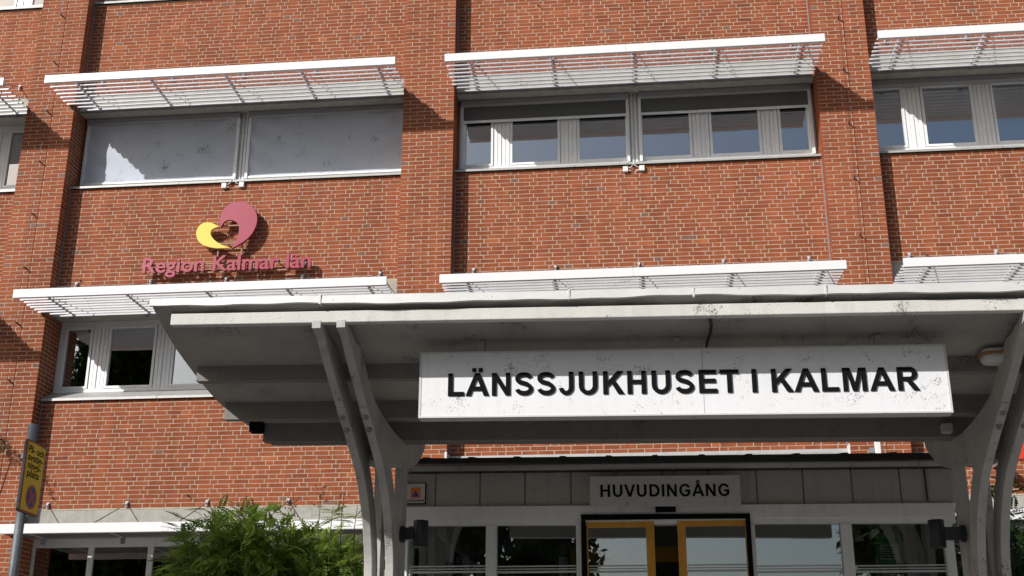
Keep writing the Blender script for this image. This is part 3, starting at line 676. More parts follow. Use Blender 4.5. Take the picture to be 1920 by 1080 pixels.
seams = [CX0, -2.93, -1.0, 1.15, 3.48, CX1]
for i in range(5):
    MB().ribbon(lo, up, seams[i]+(0.0008 if i else 0), seams[i+1]-(0.0008 if i < 4 else 0), TILT, TX).build('soffit_board', M['soffit'], can)
MB().ribbon([(y, z+0.036) for y, z in lo[4:]], [(y, z+0.050) for y, z in lo[4:]], CX0-0.012, CX1+0.012, TILT, TX).build('roof_sheet', M['roofedge'], can)
# bent metal capping along the front edge
m = MB(); n = 140; i0 = 0; row = []
for i in range(n+1):
    x = CX0-0.012+(CX1-CX0+0.024)*i/n
    wv = 0.006*math.sin(x*2.1+1)+0.004*math.sin(x*5.3)+0.0025*math.sin(x*17)
    zt_ = 4.150+TILT*(x-TX); zb2 = 4.098+TILT*(x-TX)+wv
    yf = DY(7.13)-0.018-0.3*abs(wv); m.v += [(x, yf+0.13, zt_+0.016), (x, yf, zt_), (x, yf-0.004, zb2), (x, yf+0.010, zb2-0.004), (x, yf+0.012, zt_-0.012), (x, yf+0.13, zt_+0.004)]
for i in range(n):
    for k in range(6): q = (k+1) % 6; m.f.append((i*6+k, i*6+q, i*6+6+q, i*6+6+k))
m.f.append(tuple(range(6))); m.f.append(tuple(n*6+k for k in range(6)))
m.build('front_capping', M['capping'], can, smooth=False)
for x in (-1.99, -0.42, 0.34, 1.13, 2.3): MB().box(x-0.006, x+0.006, DY(7.13)-0.026, DY(7.13)+0.1, 4.092+TILT*(x-TX), 4.158+TILT*(x-TX)).build('capping_seam', M['capping'], can)
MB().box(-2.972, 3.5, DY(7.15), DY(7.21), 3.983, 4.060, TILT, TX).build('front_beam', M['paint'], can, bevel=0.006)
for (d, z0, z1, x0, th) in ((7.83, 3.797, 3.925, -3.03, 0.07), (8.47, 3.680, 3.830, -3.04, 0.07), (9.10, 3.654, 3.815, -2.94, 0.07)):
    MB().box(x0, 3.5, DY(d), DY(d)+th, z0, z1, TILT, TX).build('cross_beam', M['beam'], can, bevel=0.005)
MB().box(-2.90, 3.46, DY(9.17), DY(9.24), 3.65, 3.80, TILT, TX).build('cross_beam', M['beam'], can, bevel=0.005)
MB().box(-3.03, -2.93, DY(9.02), DY(9.12), 3.72, 3.80, TILT, TX).build('gutter_end', M['black'], can)

XB = at(730, 1080, DY(8.9)).x
legpx = [(644.5, 621), (656, 671), (675.5, 743), (686, 781), (700, 830), (716.5, 897), (726, 969), (730, 1041)]
legp = []
for q in legpx:
    p = at_x(q[0], q[1], XB); legp.append((p.y, p.z))
legp = refine(legp+[(DY(8.9), 2.55)], 4)
legp += [(DY(8.9), 1.2), (DY(8.9), 0.08)]
def offset_curve(P, d):
    out = []
    for i, p in enumerate(P):
        a, b = Vector(P[max(0, i-1)]), Vector(P[min(len(P)-1, i+1)]); t = (b-a).normalized(); nrm = Vector((-t.y, t.x))
        if nrm.x < 0: nrm = -nrm
        out.append((p[0]+nrm.x*d, p[1]+nrm.y*d))
    return out
back = offset_curve(legp, 0.185)
top = (DY(7.147), 3.982); legp[0] = (DY(7.147), legp[0][1])
cut = 10                                   # spliced a little above the bolts
def frame(X, tag_first=False):
    W2 = 0.028
    A = [top]+legp[:cut+1]; B = [(top[0]+0.30, 3.93)]+[(y, min(z, 3.93)) for y, z in back[:cut+1]]
    arm = MB().ribbon(A, B, X-W2, X+W2).build('leg_arm', M['leg'], can, bevel=0.005)
    s0 = [(legp[cut][0]+0.004, legp[cut][1]-0.004)]+[(p[0]-0.006, p[1]) for p in legp[cut+1:]]
    leg = MB().ribbon(s0, back[cut:], X-W2-0.002, X+W2+0.002).build('leg', M['leg'], can, bevel=0.005)
    up_ = [at_x(q[0], q[1], XB+0.03) for q in ((680, 690), (704, 748), (728, 791), (753, 822))]
    up_ = [(p.y, p.z) for p in up_]+[(DY(9.35), 3.70), (DY(9.7), 3.80), (DY(10.1), 3.875)]
    upc = refine([(top[0]+0.12, 3.945)]+up_, 4)
    lw = [at_x(q[0], q[1], XB+0.03) for q in ((800, 830), (796, 849), (781, 873), (767, 879), (748, 875), (726, 858))]
    lw = [(p.y, p.z) for p in lw]
    lw = list(reversed(lw)); l0 = back[cut]
    lwc = refine([(top[0]+0.16, 3.86), (legp[6][0]+0.1, legp[6][1]), (legp[10][0]+0.1, legp[10][1]+0.0)]+[(lw[0][0]-0.3, lw[0][1]+0.035)]+lw, 4)
    # resample both edges to the same count
    def resample(P, n):
        d = [0]
        for i in range(1, len(P)): d.append(d[-1]+(Vector(P[i])-Vector(P[i-1])).length)
        out = []
        for k in range(n):
            s = d[-1]*k/(n-1); i = max(j for j in range(len(d)) if d[j] <= s+1e-9); i = min(i, len(P)-2)
            t = (s-d[i])/max(1e-9, d[i+1]-d[i]); out.append((P[i][0]+(P[i+1][0]-P[i][0])*t, P[i][1]+(P[i+1][1]-P[i][1])*t))
        return out
    n = 36
    MB().ribbon(resample(upc, n), resample(lwc, n), X-0.022, X+0.022).build('curved_bracket', M['leg'], can, bevel=0.004)
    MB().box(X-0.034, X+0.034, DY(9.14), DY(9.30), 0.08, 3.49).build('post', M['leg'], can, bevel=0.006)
    for (px, py) in ((687.6, 785), (695, 810)):
        p = at_x(px, py, XB)
        j = min(range(len(legp)-1), key=lambda i: abs(legp[i][1]-p.z)); t = (Vector(legp[j+1])-Vector(legp[j-1])).normalized(); nr = Vector((t.y, -t.x))
        if nr.x > 0: nr = -nr
        y, z = legp[j][0]-0.006, p.z; b0 = (X, y-nr.x*0.01, z-nr.y*0.01)
        MB().tube([b0, (X, y+nr.x*0.006, z+nr.y*0.006)], 0.021, 14).build('washer', M['bracket'], leg)
        MB().tube([b0, (X, y+nr.x*0.018, z+nr.y*0.018)], 0.011, 6).build('bolt', M['bracket'], leg)
XA = at(690, 1080, DY(8.9)).x; XC = at(1843, 1080, DY(8.9)).x; XD = at(1888, 1080, DY(8.9)).x
frame(XA); frame(XB)
def saddle(x0, x1):
    P = [at_x(q[0], q[1], XB+0.03) for q in ((733, 864), (748, 873), (767, 877), (781, 871), (796, 847), (800, 829))]
    P = refine([(p.y, p.z) for p in P], 5); return MB().ribbon(P, [(y, z+0.045) for y, z in P], x0, x1).build('saddle', M['leg'], can, bevel=0.003)
saddle(XA+0.022, XB-0.022)
n0 = len(C.objects)
existing = set(C.objects)
frame(XC); frame(XD); saddle(XC+0.022, XD-0.022)
for o in set(C.objects)-existing:
    if o.parent is can: o.location.z += TILT*5.0
# cable stub hanging from the front beam
P = [at(1331, 598, DY(7.3)), at(1334, 610, DY(7.4)), at(1331, 628, DY(7.5)), at(1326, 640, DY(7.55)), at(1324, 655, DY(7.55))]
o = MB().tube(P, 0.009, 8).build('cable', M['darksteel'], can, smooth=True)

# ================================================================== main name sign
Ysn = DY(7.485)
TL, TR, BR, BL = at(788, 661, Ysn), at(1773, 645, Ysn), at(1787, 775, Ysn), at(784, 784, Ysn)
ns = thing('name_sign', 'long white weathered sign board reading LÄNSSJUKHUSET I KALMAR hanging below the canopy', 'sign', ((TL.x+TR.x)/2, Ysn, TL.z))
sl = (TR.z-TL.z)/(TR.x-TL.x)
zt_, zb3 = TL.z, BL.z; xa, xb = (TL.x+BL.x)/2, (TR.x+BR.x)/2
xm = xa+(xb-xa)*0.547
for (p, q) in ((xa+0.012, xm-0.0012), (xm+0.0012, xb-0.012)):
    MB().box(p, q, Ysn, Ysn+0.012, zb3+0.008, zt_-0.008, sl, xa).build('sign_panel', M['signwhite'], ns)
fm = MB(); fm.box(xa, xb, Ysn-0.004, Ysn+0.10, zt_-0.010, zt_, sl, xa); fm.box(xa, xb, Ysn-0.004, Ysn+0.10, zb3, zb3+0.010, sl, xa)
fm.box(xa, xa+0.014, Ysn-0.003, Ysn+0.099, zb3+0.010, zt_-0.010, sl, xa); fm.box(xb-0.014, xb, Ysn-0.003, Ysn+0.099, zb3+0.010, zt_-0.010, sl, xa); fm.box(xa+0.014, xb-0.014, Ysn+0.085, Ysn+0.098, zb3+0.010, zt_-0.010, sl, xa)
fm.build('sign_frame', M['signgrey'], ns)
for t in (0.12, 0.5, 0.88):
    x = xa+(xb-xa)*t; MB().box(x-0.02, x+0.02, Ysn+0.03, Ysn+0.07, zt_+sl*(x-xa)-0.005, 3.96+TILT*(x-TX)).build('hanger', M['bracket'], ns)
L0, L1 = at(840, 742.6, Ysn), at(1725, 732, Ysn); Lt = at(840, 701, Ysn)
cap_letters('LÄNSSJUKHUSET I KALMAR', L1.x-L0.x, Lt.z-L0.z, (L0.x, Ysn+0.002, L0.z), (1, 0, sl), 0.012, M['black'], ns, 40)

# floodlight and box under the canopy
P0 = at(1870, 668, DY(7.75))
fl = thing('floodlight', 'white oblong floodlight with rusty rim under the canopy beside a curved leg', 'lamp', P0)
def lozenge(cx, cy, rx, ry, n=20, pw=3.0):
    return [(cx+rx*math.copysign(abs(math.cos(t))**(2/pw), math.cos(t)), cy+ry*math.copysign(abs(math.sin(t))**(2/pw), math.sin(t))) for t in [2*math.pi*i/n for i in range(n)]]
m = MB(); rings = [(0.0, 1.0), (-0.022, 0.98), (-0.042, 0.86), (-0.05, 0.6)]
for dz, sc in rings:
    for (x, y) in lozenge(P0.x, P0.y, 0.105*sc, 0.085*sc): m.v.append((x, y, P0.z+dz))
for r in range(3):
    for k in range(20): q = (k+1) % 20; m.f.append((r*20+k, r*20+q, r*20+20+q, r*20+20+k))
m.f.append(tuple(60+k for k in range(20))); m.f.append(tuple(range(19, -1, -1)))
o = m.build('lens', M['lens'], fl, smooth=True); 
MB().extrude(lozenge(P0.x, P0.y, 0.118, 0.098), P0.z+0.001, P0.z+0.012, 'z').build('rim', M['gasket'], fl)
MB().extrude(lozenge(P0.x, P0.y, 0.10, 0.08), P0.z+0.012, P0.z+0.035, 'z').build('housing', M['plasticwhite'], fl)
MB().box(P0.x+0.06, XC+0.03, P0.y-0.02, P0.y+0.02, P0.z+0.03, P0.z+0.05).build('arm', M['plasticwhite'], fl)
P0 = at(1776, 803, DY(9.04)); t = tag(MB().box(P0.x-0.036, P0.x+0.036, P0.y-0.02, DY(9.105), P0.z-0.03, P0.z+0.036).build('junction_box', M['signgrey'], None, bevel=0.006), 'small off-white junction box on the rear beam of the canopy', 'junction box')
me = t.data; ctr = Vector((P0.x, P0.y, P0.z)); me.transform(Matrix.Translation(-ctr)); t.location = ctr

# ================================================================== entrance vestibule
YV = DY(10.2); ves = thing('entrance_vestibule', 'glazed entrance vestibule with pebble-dash panels, half-round gutter and yellow sliding doors', 'vestibule', (0.2, YV, 0.1))
def vx(px, py=960, Y=YV): return at(px, py, Y).x
def vz(px, py, Y=YV): return at(px, py, Y).z
X0, X1 = vx(760), vx(1788)
sv = (vz(1700, 944.5)-vz(800, 951))/(vx(1700)-vx(800))        # slight fall of the eaves
def zl(zref, x): return zref+sv*(x-X0)
zp0 = vz(762, 951.4); zp1 = vz(762, 889.5); zg = vz(762, 987); zr = vz(762, 866)
# roof
y0, y1 = YV-0.14, -0.02
m = MB(); zt = zr
i = len(m.v)
m.extrude([(y0, zt-0.045), (y0, zt), (y1, 5.42), (y1, 5.32)], X0-0.25, X1+0.28, 'x', sv, X0); m.build('roof', M['roofedge'], ves)
for k in range(13):
    x = X0-0.2+k*0.385
    MB().extrude([(y0-0.004, zl(zt, x)-0.03), (y0-0.004, zl(zt, x)+0.007), (y1, 5.425+sv*(x-X0)), (y1, 5.40+sv*(x-X0))], x-0.022, x+0.022, 'x').build('roof_rib', M['roofedge'], ves)
# gutter: half round
zgut = vz(762, 884)
m = MB(); n = 10
for xx in (X0-0.03, X1+0.02):
    for t in range(n+1): a_ = math.pi+math.pi*t/n; m.v.append((xx, YV-0.10+0.042*math.cos(a_), zl(zgut, xx)+0.02+0.042*math.sin(a_)))
for t in range(n): m.f.append((t, t+1, n+2+t, n+1+t))
o = m.build('gutter', M['gutter'], ves, smooth=True); md = o.modifiers.new('thickness', 'SOLIDIFY'); md.thickness = 0.004
for px in (762+5, 860, 957, 1055, 1154, 1262, 1371, 1484, 1599, 1725):
    x = vx(px, 884, YV-0.1); m = MB(); P = [(x, YV-0.10+0.047*math.cos(math.pi+math.pi*t/8), zl(zgut, x)+0.02+0.047*math.sin(math.pi+math.pi*t/8)) for t in range(9)]
    MB().tube(P, 0.004, 5).build('gutter_bracket', M['gutter'], o)
MB().box(X0-0.02, X1+0.02, YV-0.09, YV+0.10, zp1+0.001, zr-0.05, sv, X0).build('eaves_board', M['roofedge'], ves)
# pebble panels
jp = [760, 817.3, 900.7, 984.8, 1070.7, 1156, 1242, 1329, 1418.8, 1506, 1597, 1688, 1788]
for i in range(12):
    a_, b_ = vx(jp[i], 920), vx(jp[i+1], 920)
    MB().box(a_+0.006, b_-0.006, YV-0.02+jit(0.003), YV+0.05, zp0, zp1+0.002, sv, X0).build('fascia_panel', M['pebble'], ves, bevel=0.006)
MB().box(X0+0.004, X1-0.004, YV+0.0, YV+0.045, zp0+0.002, zp1, sv, X0).build('panel_backing', M['gutter'], ves)
p = at(1738, 925, YV-0.04); MB().tube([(p.x, YV-0.035, zl(zp1, p.x)-0.005), (p.x, YV-0.035, zl(zp0, p.x)+0.02)], 0.008, 6).build('cramp', M['darksteel'], ves)
# transom + mullions + glass
zd = 0.1
zt1 = vz(762, 977)
MB().box(X0, X1, YV-0.055, YV+0.06, zt1, zp0-0.003, sv, X0).build('transom', M['frame'], ves, bevel=0.004)
MB().box(X0, X1, YV-0.035, YV+0.058, zg, zt1-0.001, sv, X0).build('transom_bead', M['frame'], ves)
cols = [(760, 766), (912, 932), (1081, 1091), (1409, 1417), (1578, 1599), (1771, 1788)]
for (p, q) in cols: MB().box(vx(p, 1030), vx(q, 1030), YV-0.045, YV+0.05, zd, zg-0.001+sv*(vx(p)-X0)).build('mullion', M['frame'], ves, bevel=0.003)
panes = [(766, 912), (932, 1081), (1417, 1578), (1599, 1771)]
for (p, q) in panes:
    a_, b_ = vx(p, 1030), vx(q, 1030)
    gl = MB().box(a_, b_, YV-0.003, YV+0.003, zd+0.05, zl(zg, (a_+b_)/2)-0.002).build('pane', M['vglass'], ves)
    for (u, v) in ((1060, 1062.5), (1065.5, 1067.5), (1070, 1074)):
        zz0, zz1 = vz(912, v), vz(912, u); MB().box(a_+0.004, b_-0.004, YV-0.006, YV-0.0035, zl(zz0, a_), zl(zz1, a_)).build('frosted_stripe', M['stripe'], gl)
    MB().box(a_, b_, YV-0.04, YV+0.045, zd, zd+0.05).build('threshold', M['frame'], ves)
# door set
dx0, dx1 = vx(1091, 1030), vx(1409, 1030); zdt = vz(1250, 966)
m = MB(); m.box(dx0, dx1, YV-0.075, YV+0.08, zdt-0.04, zdt, sv, (dx0+dx1)/2); m.box(dx0, dx0+0.036, YV-0.075, YV+0.08, zd, zdt-0.042); m.box(dx1-0.036, dx1, YV-0.075, YV+0.08, zd, zdt-0.042)
m.build('door_frame', M['black'], ves, bevel=0.004)
MB().box(dx0+0.036, dx1-0.036, YV-0.05, YV+0.03, zdt-0.052, zdt-0.041).build('door_track', M['frame'], ves)
zdd = zdt-0.054
for (p, q, wl, wr, yy) in ((1100.5, 1228, 0.012, 0.068, 0.0), (1271.5, 1405, 0.066, 0.026, 0.0)):
    a_, b_ = vx(p, 1030), vx(q, 1030); m = MB()
    m.box(a_, a_+wl, YV-0.04, YV+0.01, zd, zdd); m.box(b_-wr, b_, YV-0.04, YV+0.01, zd, zdd); m.box(a_+wl, b_-wr, YV-0.039, YV+0.009, zdd-0.045, zdd); m.box(a_+wl, b_-wr, YV-0.039, YV+0.009, zd, zd+0.12)
    d = m.build('sliding_door', M['doorwood'], ves, bevel=0.003)
    gl = MB().box(a_+wl, b_-wr, YV-0.018, YV-0.012, zd+0.12, zdd-0.045).build('pane', M['vglass'], d)
    for (u, v) in ((1060, 1062.5), (1065.5, 1067.5), (1070, 1074)):
        zz0, zz1 = vz(1165, v), vz(1165, u); MB().box(a_+wl+0.004, b_-wr-0.004, YV-0.021, YV-0.0185, zz0, zz1).build('frosted_stripe', M['stripe'], d)
p = at(1248, 955, YV-0.07); MB().box(p.x-0.082, p.x+0.082, YV-0.10, YV-0.056, p.z-0.022, p.z+0.024).build('door_sensor', M['black'], ves, bevel=0.004)
# glazed return wall on the left, solid on the right, floor, ceiling, rear lobby
m = MB()
for y in (YV+0.08, YV+1.1, YV+2.2, YV+3.3, YV+4.4): m.box(X0, X0+0.07, y, y+0.07, zd, 3.3)
m.box(X0+0.002, X0+0.068, YV+0.06, -0.3, 3.3, 3.45); m.box(X0+0.002, X0+0.068, YV+0.06, -0.3, zd, zd+0.1)
m.build('side_frame', M['frame'], ves)
MB().box(X0+0.03, X0+0.036, YV+0.15, YV+4.4, zd+0.1, 3.3).build('side_pane', M['vglass'], ves)
m = MB(); m.box(X0+0.01, X0+0.06, YV+4.47, -0.3, zd, 3.3); m.box(X1-0.06, X1-0.01, YV+0.06, -0.3, zd, 3.45); m.box(X0, X1, -0.32, -0.3, zd, 3.45); m.build('lobby_wall', M['room'], ves)
MB().box(X0, X1, YV+0.06, -0.3, 3.45, 3.5).build('lobby_ceiling', M['room'], ves)
MB().box(X0, X1, YV-0.1, -0.3, 0.101, 0.108).build('lobby_floor', M['darksteel'], ves)
yi = YV+2.6
m = MB(); a_ = vx(1070, 1030, yi); m.box(a_, a_+0.07, yi, yi+0.08, zd, 3.3); m.box(vx(1300, 1030, yi), vx(1300, 1030, yi)+0.07, yi, yi+0.08, zd, 3.3); m.box(a_, vx(1300, 1030, yi), yi+0.001, yi+0.079, 3.15, 3.3); m.build('inner_door_frame', M['doorwood'], ves)
m = MB(); c0 = vx(1056, 1030, yi-0.2); m.tube([(c0, yi-0.2, zd), (c0, yi-0.2, 3.18)], 0.045, 14); m.build('lobby_column', M['frame'], ves)
MB().box(vx(1022, 1030, yi+0.5), vx(1070, 1030, yi+0.5), yi+0.5, yi+0.55, zd, 3.3).build('green_partition', M['greenwall'], ves)
p = at(1255, 978, YV+1.0); MB().box(p.x-0.16, p.x+0.16, YV+0.9, YV+1.05, 3.34, 3.37).build('ceiling_lamp', M['blind'], ves)

# entrance sign
Yh = YV-0.165; q = [at(1105.8, 893.2, Yh), at(1386.5, 890.5, Yh), at(1389, 947.3, Yh), at(1106.8, 950, Yh)]
hs = thing('entrance_sign', 'pale grey sign plate reading HUVUDINGÅNG above the sliding doors', 'sign', ((q[0].x+q[1].x)/2, Yh, q[0].z)); sh = (q[1].z-q[0].z)/(q[1].x-q[0].x)
MB().box(q[0].x, q[1].x, Yh, Yh+0.012, q[3].z, q[0].z, sh, q[0].x).build('plate', M['signgrey'], hs, bevel=0.003)
m = MB()
for x in (q[0].x+0.15, q[1].x-0.15): m.box(x-0.015, x+0.015, Yh+0.012, YV-0.015, q[3].z+0.08, q[3].z+0.11)
m.build('stay', M['bracket'], hs)
a_, b_, c_ = at(1126, 932, Yh), at(1368, 929.7, Yh), at(1126, 909, Yh)
cap_letters('HUVUDINGÅNG', b_.x-a_.x, c_.z-a_.z, (a_.x, Yh+0.001, a_.z), (1, 0, sh), 0.004, M['black'], hs, 30)

# shelter sign
Yk = YV-0.045; q = [at(761.5, 906, Yk), at(798.5, 905.5, Yk), at(798.5, 944.5, Yk)]
ks = thing('shelter_sign', 'small white square sign with blue triangle on orange reading SKYDDSRUM', 'sign', ((q[0].x+q[1].x)/2, Yk, q[2].z)); w_ = q[1].x-q[0].x; h_ = q[0].z-q[2].z
kx, kz = q[0].x, q[2].z
MB().box(kx, kx+w_, Yk, Yk+0.025, kz, kz+h_).build('rim', M['black'], ks)
MB().box(kx+0.006, kx+w_-0.006, Yk-0.003, Yk+0.001, kz+0.006, kz+h_-0.006).build('plate', M['signgrey'], ks)
MB().box(kx+w_*0.25, kx+w_*0.75, Yk-0.005, Yk-0.0025, kz+h_*0.28, kz+h_*0.78).build('orange_field', M['orange'], ks)
MB().extrude([(kx+w_*0.31, kz+h_*0.33), (kx+w_*0.69, kz+h_*0.33), (kx+w_*0.5, kz+h_*0.66)], Yk-0.007, Yk-0.0045, 'y').build('blue_triangle', M['pblue'], ks)
letters('SKYDDSRUM', w_*0.82, h_*0.105, (kx+w_*0.09, Yk-0.0025, kz+h_*0.10), (1, 0, 0), (0, 0, 1), (0, -1, 0), 0.002, M['black'], ks, offset=0.012)

# poster inside the right pane
Yp = YV+0.04; a_, b_ = at(1640, 1005, Yp), at(1682, 1003, Yp)
ps = thing('pharmacy_poster', 'green pharmacy poster with white price box behind the entrance glass', 'poster', (a_.x, Yp, 1.9)); w_ = 0.21
MB().box(a_.x, a_.x+w_, Yp, Yp+0.006, a_.z-0.62, a_.z).build('sheet', M['green'], ps)
letters('APOTEK', w_*0.66, 0.022, (a_.x+0.012, Yp+0.001, a_.z-0.045), (1, 0, 0), (0, 0, 1), (0, -1, 0), 0.003, M['darkgreen'], ps, offset=0.012)
hx, hz = a_.x+w_*0.80, a_.z-0.036
ht = [(hx+0.00105*16*math.sin(t)**3, hz+0.00105*(13*math.cos(t)-5*math.cos(2*t)-2*math.cos(3*t)-math.cos(4*t))) for t in [2*math.pi*i/24 for i in range(24)]]
MB().extrude(ht, Yp-0.002, Yp+0.001, 'y').build('heart', M['darkgreen'], ps)
MB().box(a_.x+0.03, a_.x+w_-0.03, Yp-0.003, Yp+0.001, a_.z-0.19, a_.z-0.07).build('price_box', M['plasticwhite'], ps)
m = MB()
for i in range(5): m.box(a_.x+0.04, a_.x+w_-0.05-0.02*(i % 3), Yp-0.005, Yp-0.002, a_.z-0.095-0.02*i, a_.z-0.089-0.02*i)
m.build('print_lines', M['black'], ps)
MB().box(a_.x+0.03, a_.x+0.16, Yp-0.012, Yp-0.008, a_.z-0.62, a_.z-0.25).build('leaflet', M['plasticwhite'], ps)

# wall lamps on the posts
def lamp(px, py, X, side, lab):
    c = at(px, py, DY(9.12)); t = thing('wall_lamp', lab, 'lamp', (X, c.y, c.z), 'black cylinder lamps on the canopy posts')
    MB().tube([(c.x, c.y, c.z-0.098), (c.x, c.y, c.z+0.098)], 0.056, 28).build('cylinder', M['lampblack'], t, smooth=True, bevel=0.003)
    MB().box(min(c.x, X), max(c.x, X), c.y-0.03, c.y+0.03, c.z-0.045, c.z+0.045).build('arm', M['lampblack'], t)
    MB().tube([(X+side*0.0, c.y, c.z), (X+side*0.03, c.y, c.z)], 0.062, 20).build('wall_plate', M['lampblack'], t)
lamp(789, 1001, XB+0.03, 1, 'black cylinder wall lamp on the canopy post beside the shelter sign')
lamp(1757, 1001, XC-0.03, -1, 'black cylinder wall lamp on the canopy post beside the pharmacy poster')

# ================================================================== parking sign
zc = 7.6
base = at(41, 893, DY(7.7)); pole_x, pole_y = base.x, base.y
ppx = [at(61, 797, DY(7.78)), ]
pk = thing('parking_sign', 'amber sign with red border reading På- och avstigningsplats on a grey pole', 'sign', (ppx[0].x, ppx[0].y, 0.1))
px_, py_ = ppx[0].x, ppx[0].y
_pl = at_x(49, 893, at(43.5, 893, py_-0.10).x-0.058); sy_ = py_-0.10; px_, py_ = _pl.x, _pl.y; pk.location = (px_, py_, 0.1)
MB().tube([(px_, py_, 0.05), (px_, py_, at(61, 796, py_).z)], 0.030, 20).build('pole', M['pole'], pk, smooth=True)
th = math.radians(93); ex = Vector((math.cos(th), math.sin(th), 0)); en = Vector((math.sin(th), -math.cos(th), 0)); ez = Vector((0, 0, 1))
tl = at(47.5, 822, sy_); bl = at(39, 957, sy_); hgt = tl.z-bl.z; wid = 0.30
O = Vector(((tl.x+bl.x)/2, sy_, bl.z))
def plate(u0, u1, v0, v1, n0, n1, mt, nm, rad=0.0):
    if rad:
        pts = []
        for (cx, cy, s) in ((u1-rad, v1-rad, 0), (u0+rad, v1-rad, 90), (u0+rad, v0+rad, 180), (u1-rad, v0+rad, 270)):
            for k in range(5): t = math.radians(s+90*k/4); pts.append((cx+rad*math.cos(t), cy+rad*math.sin(t)))
    else: pts = [(u0, v0), (u1, v0), (u1, v1), (u0, v1)]
    return slab(pts, n0, n1, mt, nm)
def slab(pts, n0, n1, mt, nm):
    m = MB(); n = len(pts)
    for nn in (n0, n1):
        for (u, v) in pts: m.v.append(tuple(O+ex*u+ez*v+en*nn))
    m.f.append(tuple(range(n-1, -1, -1))); m.f.append(tuple(range(n, 2*n)))
    for k in range(n): j = (k+1) % n; m.f.append((k, j, n+j, n+k))
    return m.build(nm, mt, pk)
plate(0, wid, 0, hgt, -0.018, 0.0, M['darksteel'], 'sign_back', 0.02)
plate(0.004, wid-0.004, 0.004, hgt-0.004, 0.0005, 0.002, M['pred'], 'red_border', 0.02)
plate(0.016, wid-0.016, 0.016, hgt-0.016, 0.0022, 0.004, M['psign'], 'amber_field', 0.014)
cu, cv = wid*0.52, hgt*0.235
def disc(r, n0, n1, mt, nm): slab([(cu+r*math.cos(2*math.pi*i/28), cv+r*math.sin(2*math.pi*i/28)) for i in range(28)], n0, n1, mt, nm)
disc(0.082, 0.0042, 0.0055, M['pred'], 'red_ring'); disc(0.066, 0.0057, 0.007, M['pblue'], 'blue_disc')
for s in (1, -1):
    d = 0.0465; w = 0.007
    slab([(cu-d-w, cv-s*(d-w)), (cu-d+w, cv-s*(d+w)), (cu+d+w, cv+s*(d-w)), (cu+d-w, cv+s*(d+w))][::s], 0.0072+0.001*(s > 0), 0.0085+0.001*(s > 0), M['pred'], 'cross_bar')
rows = [('På- och', 0.850, 0.10, 0.80), ('avstig-', 0.740, 0.10, 0.78), ('nings-', 0.630, 0.14, 0.68), ('plats', 0.520, 0.16, 0.60)]
for s, v, u, wd in rows: letters(s, wid*wd, 0.048, O+ex*(wid*u)+ez*(hgt*v-0.01)+en*0.003, ex, ez, en, 0.002, M['black'], pk, offset=0.014)
MB().box(px_-0.035, px_+0.035, py_-0.04, py_+0.035, bl.z+0.08, bl.z+0.11).build('clamp', M['bracket'], pk); MB().box(px_-0.035, px_+0.035, py_-0.04, py_+0.035, tl.z-0.11, tl.z-0.08).build('clamp', M['bracket'], pk)

# red box sign by the wall on the right
p = at(1884, 848, -1.1); t = thing('red_sign_box', 'red sign box on the brick wall behind the curved canopy legs', 'sign box', (p.x, -0.4, p.z))
MB().extrude([(p.x-0.14, p.z-0.14), (p.x+0.5, p.z-0.10), (p.x+0.5, p.z+0.22), (p.x+0.12, p.z+0.16)], -1.15, -1.0, 'y').build('case', M['redbox'], t, bevel=0.01)
MB().box(p.x+0.1, p.x+0.3, -1.0, 0.01, p.z-0.02, p.z+0.04).build('bracket', M['bracket'], t)

# ================================================================== plants
def frond_base(n=7, L=0.23, lw=0.017, ll=0.072):
    v = []; f = []
    for i in range(n):
        t = (i+1)/(n+0.3); x = L*t; z = -0.10*L*t*t*3; s = (1-abs(t-0.45)*0.9)
        for sd in (-1, 1):
            d = Vector((0.45, sd*0.9, -0.22)).normalized(); l = ll*s; w = lw*s*1.1; b = Vector((x, 0, z)); e = b+d*l; md = b+d*l*0.45; px = Vector((0.9, -sd*0.45, 0)).normalized()
            k = len(v); v += [b, md+px*w, e, md-px*w+Vector((0, 0, 0.002))]; f.append((k, k+1, k+2, k+3))
    k = len(v); e = Vector((L, 0, -0.3*L)); v += [e, e+Vector((0.02, 0.012, -0.01)), e+Vector((0.055, 0, -0.025)), e+Vector((0.02, -0.012, -0.01))]; f.append((k, k+1, k+2, k+3))
    return np.array([tuple(q) for q in v]), f
def scatter(name, material, parent, base, transforms, tones):
    bv, bf = base; nv, nf = len(bv), len(bf); n = len(transforms)
    V = np.empty((n*nv, 3)); bf = np.array(bf)
    for i, (R3, p) in enumerate(transforms): V[i*nv:(i+1)*nv] = bv@R3.T+p
    Fa = (bf[None]+(np.arange(n)*nv)[:, None, None]).reshape(-1, bf.shape[1])
    me = bpy.data.meshes.new(name); me.from_pydata(V.tolist(), [], Fa.tolist()); me.materials.append(material)
    tone_attr(me, np.repeat(tones, nf)); o = bpy.data.objects.new(name, me); C.objects.link(o)
    if parent is not None: attach(o, parent)
    return o
def rot_to(d, roll, s):
    d = d/np.linalg.norm(d); up_ = np.array((0, 0, 1.0)); y = np.cross(up_, d); ny = np.linalg.norm(y)
    y = y/ny if ny > 1e-3 else np.array((0, 1.0, 0)); z = np.cross(d, y); c, sn = math.cos(roll), math.sin(roll)
    y2 = c*y+sn*z; z2 = -sn*y+c*z; return np.stack([d, y2, z2], 1)*s
